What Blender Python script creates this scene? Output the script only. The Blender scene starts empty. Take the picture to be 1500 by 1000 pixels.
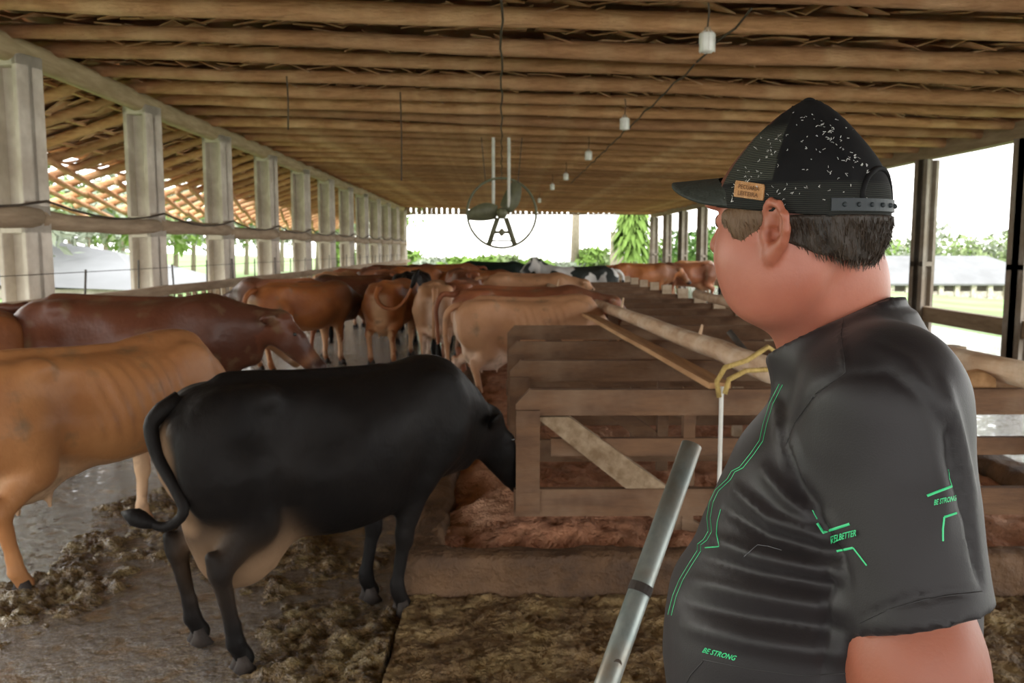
import bpy, math, random
import numpy as np
from mathutils import Vector, Matrix, noise
from mathutils.bvhtree import BVHTree
random.seed(7); rng = np.random.default_rng(7)
S = bpy.context.scene
COL = S.collection
PI = math.pi

# ------------------------------------------------------------------ camera, world, light
F_PX, CAM_H = 1250.0, 1.65
pitch, yaw = math.atan(135/F_PX), math.atan(15/F_PX)
cam = bpy.data.cameras.new('camera'); camo = bpy.data.objects.new('camera', cam); COL.objects.link(camo)
cam.sensor_width = 36; cam.lens = F_PX/1500*36; cam.clip_start = .05; cam.clip_end = 900
camo.location = (0, 0, CAM_H); camo.rotation_euler = (PI/2-pitch, 0, -yaw)
cam.dof.use_dof = True; cam.dof.focus_distance = 1.12; cam.dof.aperture_fstop = 11.0
S.camera = camo
S.view_settings.view_transform = 'Standard'; S.view_settings.look = 'None'
S.view_settings.gamma = 1; S.view_settings.use_curve_mapping = False
S.view_settings.exposure = 1.1
W = bpy.data.worlds.new('overcast_sky'); S.world = W; W.use_nodes = True
nt = W.node_tree; nt.nodes.clear()
wo = nt.nodes.new('ShaderNodeOutputWorld'); bg = nt.nodes.new('ShaderNodeBackground')
tc = nt.nodes.new('ShaderNodeTexCoord'); sx = nt.nodes.new('ShaderNodeSeparateXYZ'); rp = nt.nodes.new('ShaderNodeValToRGB')
nt.links.new(tc.outputs['Generated'], sx.inputs[0]); nt.links.new(sx.outputs['Z'], rp.inputs[0])
rp.color_ramp.elements[0].color = (1.0, .985, .95, 1); rp.color_ramp.elements[1].color = (.86, .93, 1.0, 1)
nt.links.new(rp.outputs[0], bg.inputs[0]); bg.inputs[1].default_value = 2.4
nt.links.new(bg.outputs[0], wo.inputs[0])
sun = bpy.data.lights.new('hazy_sun', 'SUN'); suno = bpy.data.objects.new('hazy_sun', sun); COL.objects.link(suno)
sun.energy = 1.6; sun.angle = math.radians(35); sun.color = (1, .95, .86)
suno.rotation_euler = Vector((.80, -.42, -.36)).to_track_quat('-Z', 'Y').to_euler()   # low hazy light from ahead on the left, slipping under the eaves

# ------------------------------------------------------------------ placing helpers (measurements taken as angles from the eye point)
_F = np.array([math.sin(yaw)*math.cos(pitch), math.cos(yaw)*math.cos(pitch), -math.sin(pitch)])
_R = np.array([math.cos(yaw), -math.sin(yaw), 0.]); _U = np.cross(_R, _F)
def ray(px, py): return _F + _R*(px-750)/F_PX + _U*(500-py)/F_PX
def P(px, py, Y): r = ray(px, py); return np.array([0, 0, CAM_H]) + r*Y/r[1]
def G(px, py, z=0.): r = ray(px, py); return np.array([0, 0, CAM_H]) + r*(z-CAM_H)/r[2]

# ------------------------------------------------------------------ materials
def node_mat(name):
    m = bpy.data.materials.new(name); m.use_nodes = True
    return m, m.node_tree, m.node_tree.nodes['Principled BSDF']
def mix(nt, fac, a, b, mode='MIX'):
    n = nt.nodes.new('ShaderNodeMix'); n.data_type = 'RGBA'; n.blend_type = mode
    for i, v in ((0, fac), (6, a), (7, b)):
        if hasattr(v, 'is_output'): nt.links.new(v, n.inputs[i])
        elif i == 0: n.inputs[0].default_value = v
        else: n.inputs[i].default_value = (*v, 1)
    return n.outputs[2]
def noise_fac(nt, scale, stretch=(1, 1, 1), detail=4, lo=.35, hi=.65, rough=.6):
    t = nt.nodes.new('ShaderNodeTexCoord'); mp = nt.nodes.new('ShaderNodeMapping'); mp.inputs['Scale'].default_value = stretch
    n = nt.nodes.new('ShaderNodeTexNoise'); n.inputs['Scale'].default_value = scale; n.inputs['Detail'].default_value = detail; n.inputs['Roughness'].default_value = rough
    nt.links.new(t.outputs['Object'], mp.inputs[0]); nt.links.new(mp.outputs[0], n.inputs[0])
    r = nt.nodes.new('ShaderNodeMapRange'); r.inputs[1].default_value = lo; r.inputs[2].default_value = hi
    nt.links.new(n.outputs[0], r.inputs[0])
    return r.outputs[0]
def bump(nt, b, h, strength, dist=.01, prev=None):
    n = nt.nodes.new('ShaderNodeBump'); n.inputs['Strength'].default_value = strength; n.inputs['Distance'].default_value = dist
    nt.links.new(h, n.inputs['Height'])
    if prev is not None: nt.links.new(prev, n.inputs['Normal'])
    nt.links.new(n.outputs[0], b.inputs['Normal']); return n.outputs[0]
def M(name, c1, c2=None, scale=5, stretch=(1, 1, 1), rough=.8, bs=.3, bd=.01, c3=None, s3=1.2, metal=0, fine=None, lo=.35, hi=.65):
    m, nt, b = node_mat(name)
    f = noise_fac(nt, scale, stretch, lo=lo, hi=hi)
    col = mix(nt, f, c1, c2 or tuple(x*.7 for x in c1))
    if c3: col = mix(nt, noise_fac(nt, s3, lo=.45, hi=.7), col, c3)
    nt.links.new(col, b.inputs['Base Color'])
    b.inputs['Roughness'].default_value = rough; b.inputs['Metallic'].default_value = metal
    if bs:
        n1 = bump(nt, b, f, bs, bd)
        if fine: bump(nt, b, noise_fac(nt, fine, stretch, lo=.2, hi=.8), bs, bd*.4, n1)
    return m
mt = {}
mt['pole'] = M('pole_wood', (.60, .34, .175), (.44, .23, .11), 3.5, (1, 6, 6), .85, .8, .02, (.74, .50, .29), 1.3, fine=26)
def tint_by_object(m, lo, hi):
    nt = m.node_tree; b = nt.nodes['Principled BSDF']; src = b.inputs['Base Color'].links[0].from_socket
    oi = nt.nodes.new('ShaderNodeObjectInfo'); r = nt.nodes.new('ShaderNodeValToRGB'); r.color_ramp.elements[0].color = (*lo, 1); r.color_ramp.elements[1].color = (*hi, 1)
    nt.links.new(oi.outputs['Random'], r.inputs[0]); nt.links.new(mix(nt, 1., src, r.outputs[0], 'MULTIPLY'), b.inputs['Base Color'])
tint_by_object(mt['pole'], (.72, .66, .62), (1.15, 1.12, 1.02))
mt['pole_y'] = M('pole_wood_lengthwise', (.60, .34, .175), (.44, .23, .11), 3.5, (6, 1, 6), .85, .5, .01, (.70, .46, .26), .9)
mt['shingle'] = M('shingle_wood', (.62, .36, .2), (.42, .22, .12), 2.5, (1, 1, 1), .9, .4, .01, (.60, .42, .28), 9)
mt['beam'] = M('weathered_beam', (.50, .39, .24), (.36, .27, .15), 4, (4, .5, 4), .85, .4, .01)
mt['beam2'] = M('brown_beam', (.40, .30, .20), (.27, .19, .12), 4, (4, .5, 4), .85, .4, .01)
mt['concrete'] = M('pale_concrete', (.72, .66, .57), (.56, .50, .42), 4, (1, 1, .6), .9, .3, .005, (.38, .32, .25), 1.4, fine=60)
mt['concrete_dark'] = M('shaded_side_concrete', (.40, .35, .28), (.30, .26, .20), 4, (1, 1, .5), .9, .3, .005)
mt['rail'] = M('dirty_board', (.17, .088, .042), (.10, .05, .025), 5, (.6, 4, 3), .85, .5, .008, (.22, .14, .085), 2.2, fine=50)
mt['rail_end'] = M('pale_board_end', (.50, .40, .29), (.38, .28, .18), 9, rough=.9)
mt['brace'] = M('lichened_concrete', (.34, .25, .16), (.18, .115, .06), 14, rough=.9, bs=.5, fine=70)
mt['curb'] = M('muddy_curb', (.105, .052, .02), (.05, .024, .010), 7, rough=.75, bs=.8, bd=.02, c3=(.15, .08, .036), s3=2.5, fine=45)
mt['log'] = M('peeled_log', (.60, .42, .27), (.42, .27, .16), 6, (3, .4, 3), .8, .5, .008, (.7, .58, .44), 3, fine=40)
mt['plank'] = M('orange_plank', (.52, .30, .14), (.36, .19, .08), 5, (5, .4, 3), .8, .3, .006)
mt['litter'] = M('red_litter', (.50, .235, .13), (.26, .11, .055), 9, rough=.95, bs=.9, bd=.03, c3=(.56, .32, .2), s3=2.2, fine=40)
mt['iron'] = M('dark_iron', (.06, .055, .05), (.12, .1, .08), 8, rough=.6, metal=.3)
mt['fan'] = M('olive_fan_paint', (.17, .17, .10), (.12, .12, .07), 8, rough=.5)
mt['tube'] = M('white_tube', (.75, .74, .68), (.6, .6, .55), 8, rough=.5)
mt['bulb'] = M('frosted_glass', (.9, .9, .86), (.82, .82, .78), 8, rough=.25, bs=0)
mt['cord'] = M('dark_cord', (.05, .035, .025), (.08, .06, .04), 8)
mt['rope'] = M('yellow_rope', (.58, .42, .14), (.4, .27, .08), 60, rough=.9, bs=.6)
mt['hoof'] = M('hoof_horn', (.018, .012, .009), (.03, .02, .014), 20, rough=.8)
mt['eye'] = M('dark_eye', (.01, .008, .006), rough=.1, bs=0)

# wet floor
m, nt, b = node_mat('wet_mucky_floor')
f1 = noise_fac(nt, 1.1, lo=.4, hi=.62, detail=6); f2 = noise_fac(nt, 9, lo=.42, hi=.62, detail=8); f3 = noise_fac(nt, 30, lo=.3, hi=.7, detail=5)
c = mix(nt, f1, (.17, .105, .045), (.29, .18, .08)); c = mix(nt, f2, c, (.13, .08, .034)); nt.links.new(c, b.inputs['Base Color'])
r = nt.nodes.new('ShaderNodeMapRange'); r.inputs[3].default_value = .05; r.inputs[4].default_value = .26; nt.links.new(f2, r.inputs[0]); nt.links.new(r.outputs[0], b.inputs['Roughness'])
b.inputs['Specular IOR Level'].default_value = .6
n1 = bump(nt, b, f2, .9, .04); n2 = bump(nt, b, f3, 1, .03, n1); n2 = bump(nt, b, noise_fac(nt, 75, lo=.3, hi=.7, detail=3), .8, .008, n2)
wv = nt.nodes.new('ShaderNodeTexWave'); wv.inputs['Scale'].default_value = 1.6; wv.inputs['Distortion'].default_value = 3; wv.inputs['Detail'].default_value = 3
tcn = nt.nodes.new('ShaderNodeTexCoord'); mpn = nt.nodes.new('ShaderNodeMapping'); mpn.inputs['Rotation'].default_value = (0, 0, .75)
nt.links.new(tcn.outputs['Object'], mpn.inputs[0]); nt.links.new(mpn.outputs[0], wv.inputs[0])
rr = nt.nodes.new('ShaderNodeMapRange'); rr.inputs[1].default_value = 0; rr.inputs[2].default_value = .12; nt.links.new(wv.outputs['Fac'], rr.inputs[0])
bump(nt, b, rr.outputs[0], .35, .015, n2)
b.inputs['Coat Weight'].default_value = .8; b.inputs['Coat Roughness'].default_value = .07; nt.links.new(n1, b.inputs['Coat Normal'])
mt['floor'] = m
mt['muck'] = M('wet_manure', (.27, .165, .055), (.11, .062, .02), 18, rough=.2, bs=1, bd=.04, c3=(.34, .25, .10), s3=6, fine=80)
_b = mt['muck'].node_tree.nodes['Principled BSDF']; _b.inputs['Coat Weight'].default_value = .8; _b.inputs['Coat Roughness'].default_value = .1; mt['muck'].node_tree.links.new(_b.inputs['Normal'].links[0].from_socket, _b.inputs['Coat Normal'])
mt['mulch'] = M('trodden_mulch', (.24, .15, .06), (.115, .065, .025), 14, rough=.7, bs=1, bd=.02, c3=(.34, .24, .10), s3=5, fine=60)

# ------------------------------------------------------------------ mesh helpers
def mesh_obj(name, V, Fc, mat=None, parent=None, smooth=False, mats=None, mi=None):
    me = bpy.data.meshes.new(name); me.from_pydata([tuple(v) for v in V], [], [tuple(int(i) for i in f) for f in Fc])
    for x in (mats or ([mat] if mat else [])): me.materials.append(x)
    if mi is not None: me.polygons.foreach_set('material_index', list(mi))
    if smooth: me.polygons.foreach_set('use_smooth', [True]*len(me.polygons))
    me.update()
    o = bpy.data.objects.new(name, me); COL.objects.link(o)
    if parent: o.parent = parent
    return o
def tag(o, label=None, cat=None, group=None, kind=None):
    if label: o['label'] = label
    if cat: o['category'] = cat
    if group: o['group'] = group
    if kind: o['kind'] = kind
    return o
def empty(name, loc, rz=0):
    o = bpy.data.objects.new(name, None); COL.objects.link(o); o.location = loc; o.rotation_euler = (0, 0, rz); o.empty_display_size = .1
    return o
class MB:
    def __init__(s): s.V = []; s.F = []; s.mi = []
    def add(s, V, Fc, mi=0):
        n = len(s.V); s.V += [tuple(v) for v in V]; s.F += [tuple(i+n for i in f) for f in Fc]; s.mi += [mi]*len(Fc); return s
    def box(s, lo, hi, mi=0, bev=0):
        x0, y0, z0 = lo; x1, y1, z1 = hi
        if bev:
            b = bev; V = []
            for z, e in ((z0, b), (z0+b, 0), (z1-b, 0), (z1, b)):
                for X, Y in ((x0+e, y0+b+e*.0), (x0+b+e, y0+e), (x1-b-e, y0+e), (x1-e, y0+b), (x1-e, y1-b), (x1-b-e, y1-e), (x0+b+e, y1-e), (x0+e, y1-b)): V.append((X, Y, z))
            Fc = [tuple(range(7, -1, -1)), tuple(range(24, 32))]
            for k in range(3):
                for i in range(8): Fc.append((k*8+i, k*8+(i+1) % 8, (k+1)*8+(i+1) % 8, (k+1)*8+i))
            return s.add(V, Fc, mi)
        V = [(x0, y0, z0), (x1, y0, z0), (x1, y1, z0), (x0, y1, z0), (x0, y0, z1), (x1, y0, z1), (x1, y1, z1), (x0, y1, z1)]
        return s.add(V, [(3, 2, 1, 0), (4, 5, 6, 7), (0, 1, 5, 4), (1, 2, 6, 5), (2, 3, 7, 6), (3, 0, 4, 7)], mi)
    def tube(s, pts, rad, n=10, mi=0, caps=True, wob=0):
        pts = [Vector(p) for p in pts]; k = len(pts)
        rad = rad if hasattr(rad, '__len__') else [rad]*k
        V = []; up = None
        for i, p in enumerate(pts):
            t = (pts[min(i+1, k-1)]-pts[max(i-1, 0)]).normalized()
            if up is None: up = Vector((0, 0, 1)) if abs(t.z) < .9 else Vector((1, 0, 0))
            a = t.cross(up).normalized(); bq = a.cross(t).normalized(); up = bq
            for j in range(n):
                an = 2*PI*j/n; r = rad[i]*(1+(random.uniform(-wob, wob) if wob else 0))
                V.append(p+a*math.cos(an)*r+bq*math.sin(an)*r)
        Fc = [(i*n+j, i*n+(j+1) % n, (i+1)*n+(j+1) % n, (i+1)*n+j) for i in range(k-1) for j in range(n)]
        if caps: Fc += [tuple(range(n-1, -1, -1)), tuple((k-1)*n+j for j in range(n))]
        return s.add(V, Fc, mi)
    def beam(s, a, b, w, h, mi=0, segs=1, wob=0):
        a = Vector(a); b = Vector(b); t = (b-a).normalized(); sd = t.cross(Vector((0, 0, 1))).normalized(); u = sd.cross(t).normalized()
        V = []
        for i in range(segs+1):
            p = a.lerp(b, i/segs)+Vector((random.uniform(-wob, wob), random.uniform(-wob, wob), random.uniform(-wob, wob)))
            for q, r in ((-1, -1), (1, -1), (1, 1), (-1, 1)): V.append(p+sd*q*w/2+u*r*h/2)
        Fc = [(i*4+j, i*4+(j+1) % 4, i*4+4+(j+1) % 4, i*4+4+j) for i in range(segs) for j in range(4)]+[(3, 2, 1, 0), tuple(segs*4+j for j in range(4))]
        return s.add(V, Fc, mi)
    def prism(s, poly, y0, y1, mi=0):     # poly in XZ, extruded along Y
        n = len(poly); V = [(x, y0, z) for x, z in poly]+[(x, y1, z) for x, z in poly]
        return s.add(V, [tuple(range(n)), tuple(range(2*n-1, n-1, -1))]+[(i, n+i, n+(i+1) % n, (i+1) % n) for i in range(n)], mi)
    def ball(s, c, r, n=10, mi=0):
        r = r if hasattr(r, '__len__') else (r, r, r); V = [(c[0], c[1], c[2]-r[2])]
        for i in range(1, n):
            a = -PI/2+PI*i/n
            for j in range(n+2): b_ = 2*PI*j/(n+2); V.append((c[0]+r[0]*math.cos(a)*math.cos(b_), c[1]+r[1]*math.cos(a)*math.sin(b_), c[2]+r[2]*math.sin(a)))
        V.append((c[0], c[1], c[2]+r[2])); w = n+2
        Fc = [(0, 1+(j+1) % w, 1+j) for j in range(w)]
        for i in range(n-2): Fc += [(1+i*w+j, 1+i*w+(j+1) % w, 1+(i+1)*w+(j+1) % w, 1+(i+1)*w+j) for j in range(w)]
        Fc += [(1+(n-2)*w+j, 1+(n-2)*w+(j+1) % w, len(V)-1) for j in range(w)]
        return s.add(V, Fc, mi)
    def build(s, name, mat=None, parent=None, smooth=False, mats=None):
        return mesh_obj(name, s.V, s.F, mat, parent, smooth, mats, s.mi if mats else None)

# ------------------------------------------------------------------ implicit surfaces for bodies
class SDF:
    def __init__(s, ax, ay, az):
        s.ax = [np.asarray(a, np.float32) for a in (ax, ay, az)]
        s.d = np.full([len(a) for a in s.ax], 1.0, np.float32)
    def win(s, lo, hi):
        sl = tuple(slice(max(0, int(np.searchsorted(a, l))-1), int(np.searchsorted(a, h))+2) for a, l, h in zip(s.ax, lo, hi))
        g = [s.ax[0][sl[0]][:, None, None], s.ax[1][sl[1]][None, :, None], s.ax[2][sl[2]][None, None, :]]
        return sl, g
    def comb(s, sl, d, k, sub=False):
        a = s.d[sl]
        if sub: d = -d; h = np.maximum(k-np.abs(a-d), 0)/k; s.d[sl] = np.maximum(a, d)+h*h*k*.25
        else: h = np.maximum(k-np.abs(a-d), 0)/k; s.d[sl] = np.minimum(a, d)-h*h*k*.25
    def cap(s, a, b, ra, rb, k=.03, sub=False, flat=None):
        a = np.array(a, float); b = np.array(b, float); m = max(ra, rb)+k+.03
        sl, (x, y, z) = s.win(np.minimum(a, b)-m, np.maximum(a, b)+m)
        ba = b-a; L = float(ba@ba)+1e-12
        t = np.clip(((x-a[0])*ba[0]+(y-a[1])*ba[1]+(z-a[2])*ba[2])/L, 0, 1)
        d = np.sqrt((x-a[0]-t*ba[0])**2+(y-a[1]-t*ba[1])**2+(z-a[2]-t*ba[2])**2)-(ra+(rb-ra)*t)
        s.comb(sl, d, k, sub); return s
    def ell(s, c, r, k=.03, R=None, sub=False):
        c = np.array(c, float); r = np.array(r, float); R = np.eye(3) if R is None else np.array(R, float)   # columns of R: ellipsoid axes
        e = np.sqrt(((R*r)**2).sum(1))+k+.03
        sl, (x, y, z) = s.win(c-e, c+e); x, y, z = x-c[0], y-c[1], z-c[2]
        q = [x*R[0, i]+y*R[1, i]+z*R[2, i] for i in range(3)]
        k0 = np.sqrt(sum((q[i]/r[i])**2 for i in range(3))); k1 = np.sqrt(sum((q[i]/r[i]**2)**2 for i in range(3)))+1e-9
        s.comb(sl, k0*(k0-1)/k1, k, sub); return s
    def field(s, fn, lo, hi, k=.03, sub=False):
        sl, g = s.win(lo, hi); s.comb(sl, fn(*g).astype(np.float32), k, sub); return s
    def mesh(s):
        d = s.d; d = np.where(d == 0, 1e-6, d); ins = d < 0
        nx, ny, nz = d.shape
        acc = np.zeros((nx-1, ny-1, nz-1, 3), np.float32); cnt = np.zeros((nx-1, ny-1, nz-1), np.float32)
        A = s.ax
        for ax in range(3):
            s0 = [slice(None)]*3; s1 = [slice(None)]*3; s0[ax] = slice(0, -1); s1[ax] = slice(1, None)
            d0 = d[tuple(s0)]; d1 = d[tuple(s1)]; I = np.argwhere((d0 < 0) != (d1 < 0))
            if not len(I): continue
            v0 = d0[tuple(I.T)]; v1 = d1[tuple(I.T)]; t = v0/(v0-v1)
            p = np.stack([A[q][I[:, q]] for q in range(3)], 1)
            p[:, ax] += t*(A[ax][I[:, ax]+1]-A[ax][I[:, ax]])
            o = [q for q in range(3) if q != ax]
            for da in (0, -1):
                for db in (0, -1):
                    J = I.copy(); J[:, o[0]] += da; J[:, o[1]] += db
                    ok = (J >= 0).all(1) & (J[:, 0] < nx-1) & (J[:, 1] < ny-1) & (J[:, 2] < nz-1)
                    Jt = tuple(J[ok].T); np.add.at(acc, Jt, p[ok]); np.add.at(cnt, Jt, 1)
        m = cnt > 0; idx = np.full(m.shape, -1, np.int64); idx[m] = np.arange(m.sum()); V = acc[m]/cnt[m][:, None]
        Q = []
        for ax in range(3):
            s0 = [slice(None)]*3; s1 = [slice(None)]*3; s0[ax] = slice(0, -1); s1[ax] = slice(1, None)
            i0 = ins[tuple(s0)]; i1 = ins[tuple(s1)]; I = np.argwhere(i0 != i1); o = [(ax+1) % 3, (ax+2) % 3]
            I = I[(I[:, o[0]] > 0) & (I[:, o[1]] > 0) & (I[:, o[0]] < d.shape[o[0]]-1) & (I[:, o[1]] < d.shape[o[1]]-1)]
            fl = i0[tuple(I.T)]; q = []
            for da, db in ((-1, -1), (0, -1), (0, 0), (-1, 0)):
                J = I.copy(); J[:, o[0]] += da; J[:, o[1]] += db; q.append(idx[tuple(J.T)])
            q = np.stack(q, 1); q[~fl] = q[~fl][:, ::-1]; Q.append(q)
        Q = np.concatenate(Q); Q = Q[(Q >= 0).all(1)]
        return V, Q
def relax(V, Q, it=2, lam=.5):
    e = np.concatenate([Q[:, [0, 1]], Q[:, [1, 2]], Q[:, [2, 3]], Q[:, [3, 0]]]); n = len(V)
    for k in range(it):
        for l in (lam, -lam*1.03):
            a = np.zeros((n, 3)); c = np.zeros(n); np.add.at(a, e[:, 0], V[e[:, 1]]); np.add.at(a, e[:, 1], V[e[:, 0]]); np.add.at(c, e[:, 0], 1); np.add.at(c, e[:, 1], 1)
            V = V+l*(a/np.maximum(c, 1)[:, None]-V)
    return V
def fnoise(V, sc, off=0.):
    return np.array([noise.noise(Vector((float(v[0])*sc+off, float(v[1])*sc, float(v[2])*sc))) for v in V])
def lerp_tab(x, T, j): return np.interp(x, [r[0] for r in T], [r[j] for r in T])
def smooth_tab(T, n=60):
    xs = np.linspace(T[0][0], T[-1][0], n); T = np.array(T, float); out = [xs]
    for j in range(1, T.shape[1]):
        # catmull-rom style smoothing
        y = np.interp(xs, T[:, 0], T[:, j]); kk = np.array([1, 2, 3, 2, 1.])/9
        yp = np.concatenate([[2*y[0]-y[2], 2*y[0]-y[1]], y, [2*y[-1]-y[-2], 2*y[-1]-y[-3]]]); out.append(np.convolve(yp, kk, 'valid'))
    return np.array(out).T
def attr(me, name, vals):
    a = me.attributes.new(name, 'FLOAT', 'POINT'); a.data.foreach_set('value', np.asarray(vals, np.float32))
def sstep(x, a, b): t = np.clip((x-a)/(b-a), 0, 1); return t*t*(3-2*t)

# ------------------------------------------------------------------ the setting: floor, roof, posts, rails
XL, XR, YF = -4.9, 7.55, 43.0
def roof_z(X): return 3.80-.028*(X-XL)
def ground(x, y):
    r = max(0, x-9.5); z = -.05-.075*r
    if y > 46: z += -.012*(y-46)*(1 if x > 0 else .4)
    l = max(0, -9.5-x); z += -.02*l if l < 20 else -.4+.03*(l-20)
    return z
def grid_mesh(name, xs, ys, zf, mat, smooth=True):
    V = [(x, y, zf(x, y)) for y in ys for x in xs]; n = len(xs)
    Fc = [(j*n+i, j*n+i+1, (j+1)*n+i+1, (j+1)*n+i) for j in range(len(ys)-1) for i in range(n-1)]
    return mesh_obj(name, V, Fc, mat, smooth=smooth)
# barn floor
b = MB().box((-7.2, -10, -.3), (9.4, 45, 0)); fl = b.build('floor', mt['floor']); tag(fl, 'wet muddy concrete floor of the barn alley', kind='structure')
# meadow outside
mt['grass'] = M('pale_meadow', (.10, .19, .03), (.15, .23, .06), .5, rough=1, bs=0, c3=(.20, .24, .12), s3=.12)
xs = list(np.linspace(-190, -9.6, 26))+list(np.linspace(-9.5, 9.5, 5))+list(np.linspace(10, 190, 26)); ys = list(np.linspace(-12, 44, 8))+list(np.linspace(46, 240, 26))
gr = grid_mesh('ground', xs, ys, lambda x, y: ground(x, y)-.26 if -9.5 < x < 9.5 and y < 46 else ground(x, y)+.25*noise.noise(Vector((x*.08, y*.08, 0))), mt['grass'])
tag(gr, 'green meadow sloping away outside the barn', kind='structure')
# wet manure ridges lying in the alley
def lump_sheet(name, x0, x1, y0, y1, nx, ny, hf, mat):
    xs = np.linspace(x0, x1, nx); ys = np.linspace(y0, y1, ny)
    return grid_mesh(name, xs, ys, hf, mat)
def muckz(x, y):
    a = noise.fractal(Vector((x*1.1+3, y*.9, 4.)), 1, 2, 3)*.55; c = noise.fractal(Vector((x*7, y*7, 1.)), .8, 2, 4)
    d = abs(noise.noise(Vector((x*11, y*11, 7))))
    ridge = math.exp(-((x+.55+(y-3.2)*.45)/.55)**2)*.6+math.exp(-((x+1.9-(y-4.4)*.5)/.35)**2)*.35
    edge = min(1, (x+3.9)/.3, (-.46-x)/.12, (y-2.0)/.3, (9.5-y)/1.)
    v = (a+ridge*.9-.30)
    return max(-.012, min(.07, v*.13)+(.045*c*min(1, max(0, v+.12)*5))-.004-.03*d*min(1, max(0, v+.1)*4)+.012*noise.noise(Vector((x*38, y*38, 2)))*(v > -.05)) if edge > .02 else -.012
mu = lump_sheet('manure', -4.2, -.45, 1.9, 9.6, 300, 560, muckz, mt['muck']); tag(mu, 'clumps of wet olive brown manure strewn over the wet alley floor', 'manure', kind='stuff')
# trodden platform in front of the stall curb
def platz(x, y): return .05+.028*noise.fractal(Vector((x*6, y*6, 0)), .8, 2, 5)+.022*abs(noise.noise(Vector((x*24, y*24, 3))))
def slab(name, x0, x1, y0, y1, nx, ny, zf, mat, zb=0.):
    xs = np.linspace(x0, x1, nx); ys = np.linspace(y0, y1, ny)
    V = [(x, y, zf(x, y)) for y in ys for x in xs]; n = len(xs)
    Fc = [(j*n+i, j*n+i+1, (j+1)*n+i+1, (j+1)*n+i) for j in range(ny-1) for i in range(n-1)]
    base = len(V); ring = list(range(n))+[j*n+n-1 for j in range(1, ny)]+[(ny-1)*n+i for i in range(n-2, -1, -1)]+[j*n for j in range(ny-2, 0, -1)]
    for r in ring: V.append((V[r][0], V[r][1], zb))
    k = len(ring); Fc += [(ring[(i+1) % k], ring[i], base+i, base+(i+1) % k) for i in range(k)]
    Fc.append(tuple(base+i for i in range(k))[::-1])
    return mesh_obj(name, V, Fc, mat, smooth=True)
pl = slab('trodden_platform', -.44, 3.1, 1.2, 3.80, 260, 200, platz, mt['mulch']); tag(pl, 'low step covered in trodden brown mulch in front of the stall curb', kind='structure')

# curb round the bed
def rough_box(name, lo, hi, div, mat, amp=.012, rnd=.05, seed=0):
    axs = [np.linspace(lo[i]-.06, hi[i]+.06, div[i]) for i in range(3)]; s = SDF(*axs)
    c = (np.array(lo)+hi)/2; h = (np.array(hi)-lo)/2-rnd
    def fn(x, y, z):
        q = [np.maximum(np.abs(g-c[i])-h[i], 0) for i, g in enumerate((x, y, z))]
        return np.sqrt(q[0]**2+q[1]**2+q[2]**2)-rnd
    s.field(fn, lo, hi, .001); V, Q = s.mesh()
    n = fnoise(V, 5, seed)*amp*1.6+fnoise(V, 17, seed)*amp*.7
    d = V-c; d = d/h; a = np.abs(d); ax = a.argmax(1); V[np.arange(len(V)), ax] += np.sign(d[np.arange(len(V)), ax])*n
    return mesh_obj(name, V, Q, mat, smooth=True)
curb = rough_box('stall_curb', (-.46, 3.79, -.02), (3.1, 3.95, .25), (190, 16, 22), mt['curb'], .014, .05)
tag(curb, 'thick muddy concrete curb along the near edge of the litter bed', 'curb')
curb2 = rough_box('stall_curb', (-.47, 3.95, -.02), (-.29, 26., .245), (16, 500, 16), mt['curb'], .014, .06, 5)
tag(curb2, 'rounded concrete curb along the left side of the litter bed, running away', 'curb')
def litz(x, y):
    v = .20+.07*noise.fractal(Vector((x*1.3, y*1.3, 5)), 1, 2, 5)+.03*noise.fractal(Vector((x*7, y*7, 2)), .7, 2, 3)
    e = min((x+.30)/.35, (y-3.93)/.25, 1); v -= .08*(1-max(0, e))
    v += .12*math.exp(-((x-.25)/.5)**2-((y-4.75)/.5)**2)
    return v
li = slab('litter_bed', -.31, 3.1, 3.93, 26, 130, 700, litz, mt['litter']); tag(li, 'reddish brown crumbly litter heaped in the stall bed between the curbs', 'litter', kind='stuff')

# roof covering: rows of split shingles seen from below
V = []; Fc = []
def shingles(x0, x1, y0, y1, sx, sy, zf, th=.012):
    y = y0; row = 0
    while y < y1:
        x = x0+(row % 2)*sx/2
        while x < x1:
            w = sx*random.uniform(.6, 1.15); l = sy*1.5; t1 = random.uniform(-.05, .05); dz = random.uniform(0, .02); sk = random.uniform(-.05, .05)
            z = zf(x)+.115+dz; n = len(V); sl = (zf(x+w)-zf(x))
            yj = y+random.uniform(-.09, .09)
            for (px, py, pz) in ((x+sk, yj, z-.075-t1), (x+w+sk, yj+random.uniform(-.07, .07), z-.075+t1+sl), (x+w, y+l, z+.04+sl), (x, y+l, z+.04)):
                V.append((px, py, pz))
            for q in range(4): V.append((V[n+q][0], V[n+q][1], V[n+q][2]+th))
            for f in ((3, 2, 1, 0), (4, 5, 6, 7), (0, 1, 5, 4), (1, 2, 6, 5), (2, 3, 7, 6), (3, 0, 4, 7)): Fc.append(tuple(n+i for i in f))
            x += sx
        y += sy; row += 1
ROOF_Y0 = -9.0
shingles(XL-.1, XR+.9, ROOF_Y0, YF+.3, .26, .34, roof_z)
ce = mesh_obj('ceiling', V, Fc, mt['shingle']); tag(ce, 'underside of the split wood shingle roof', kind='structure')
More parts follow.
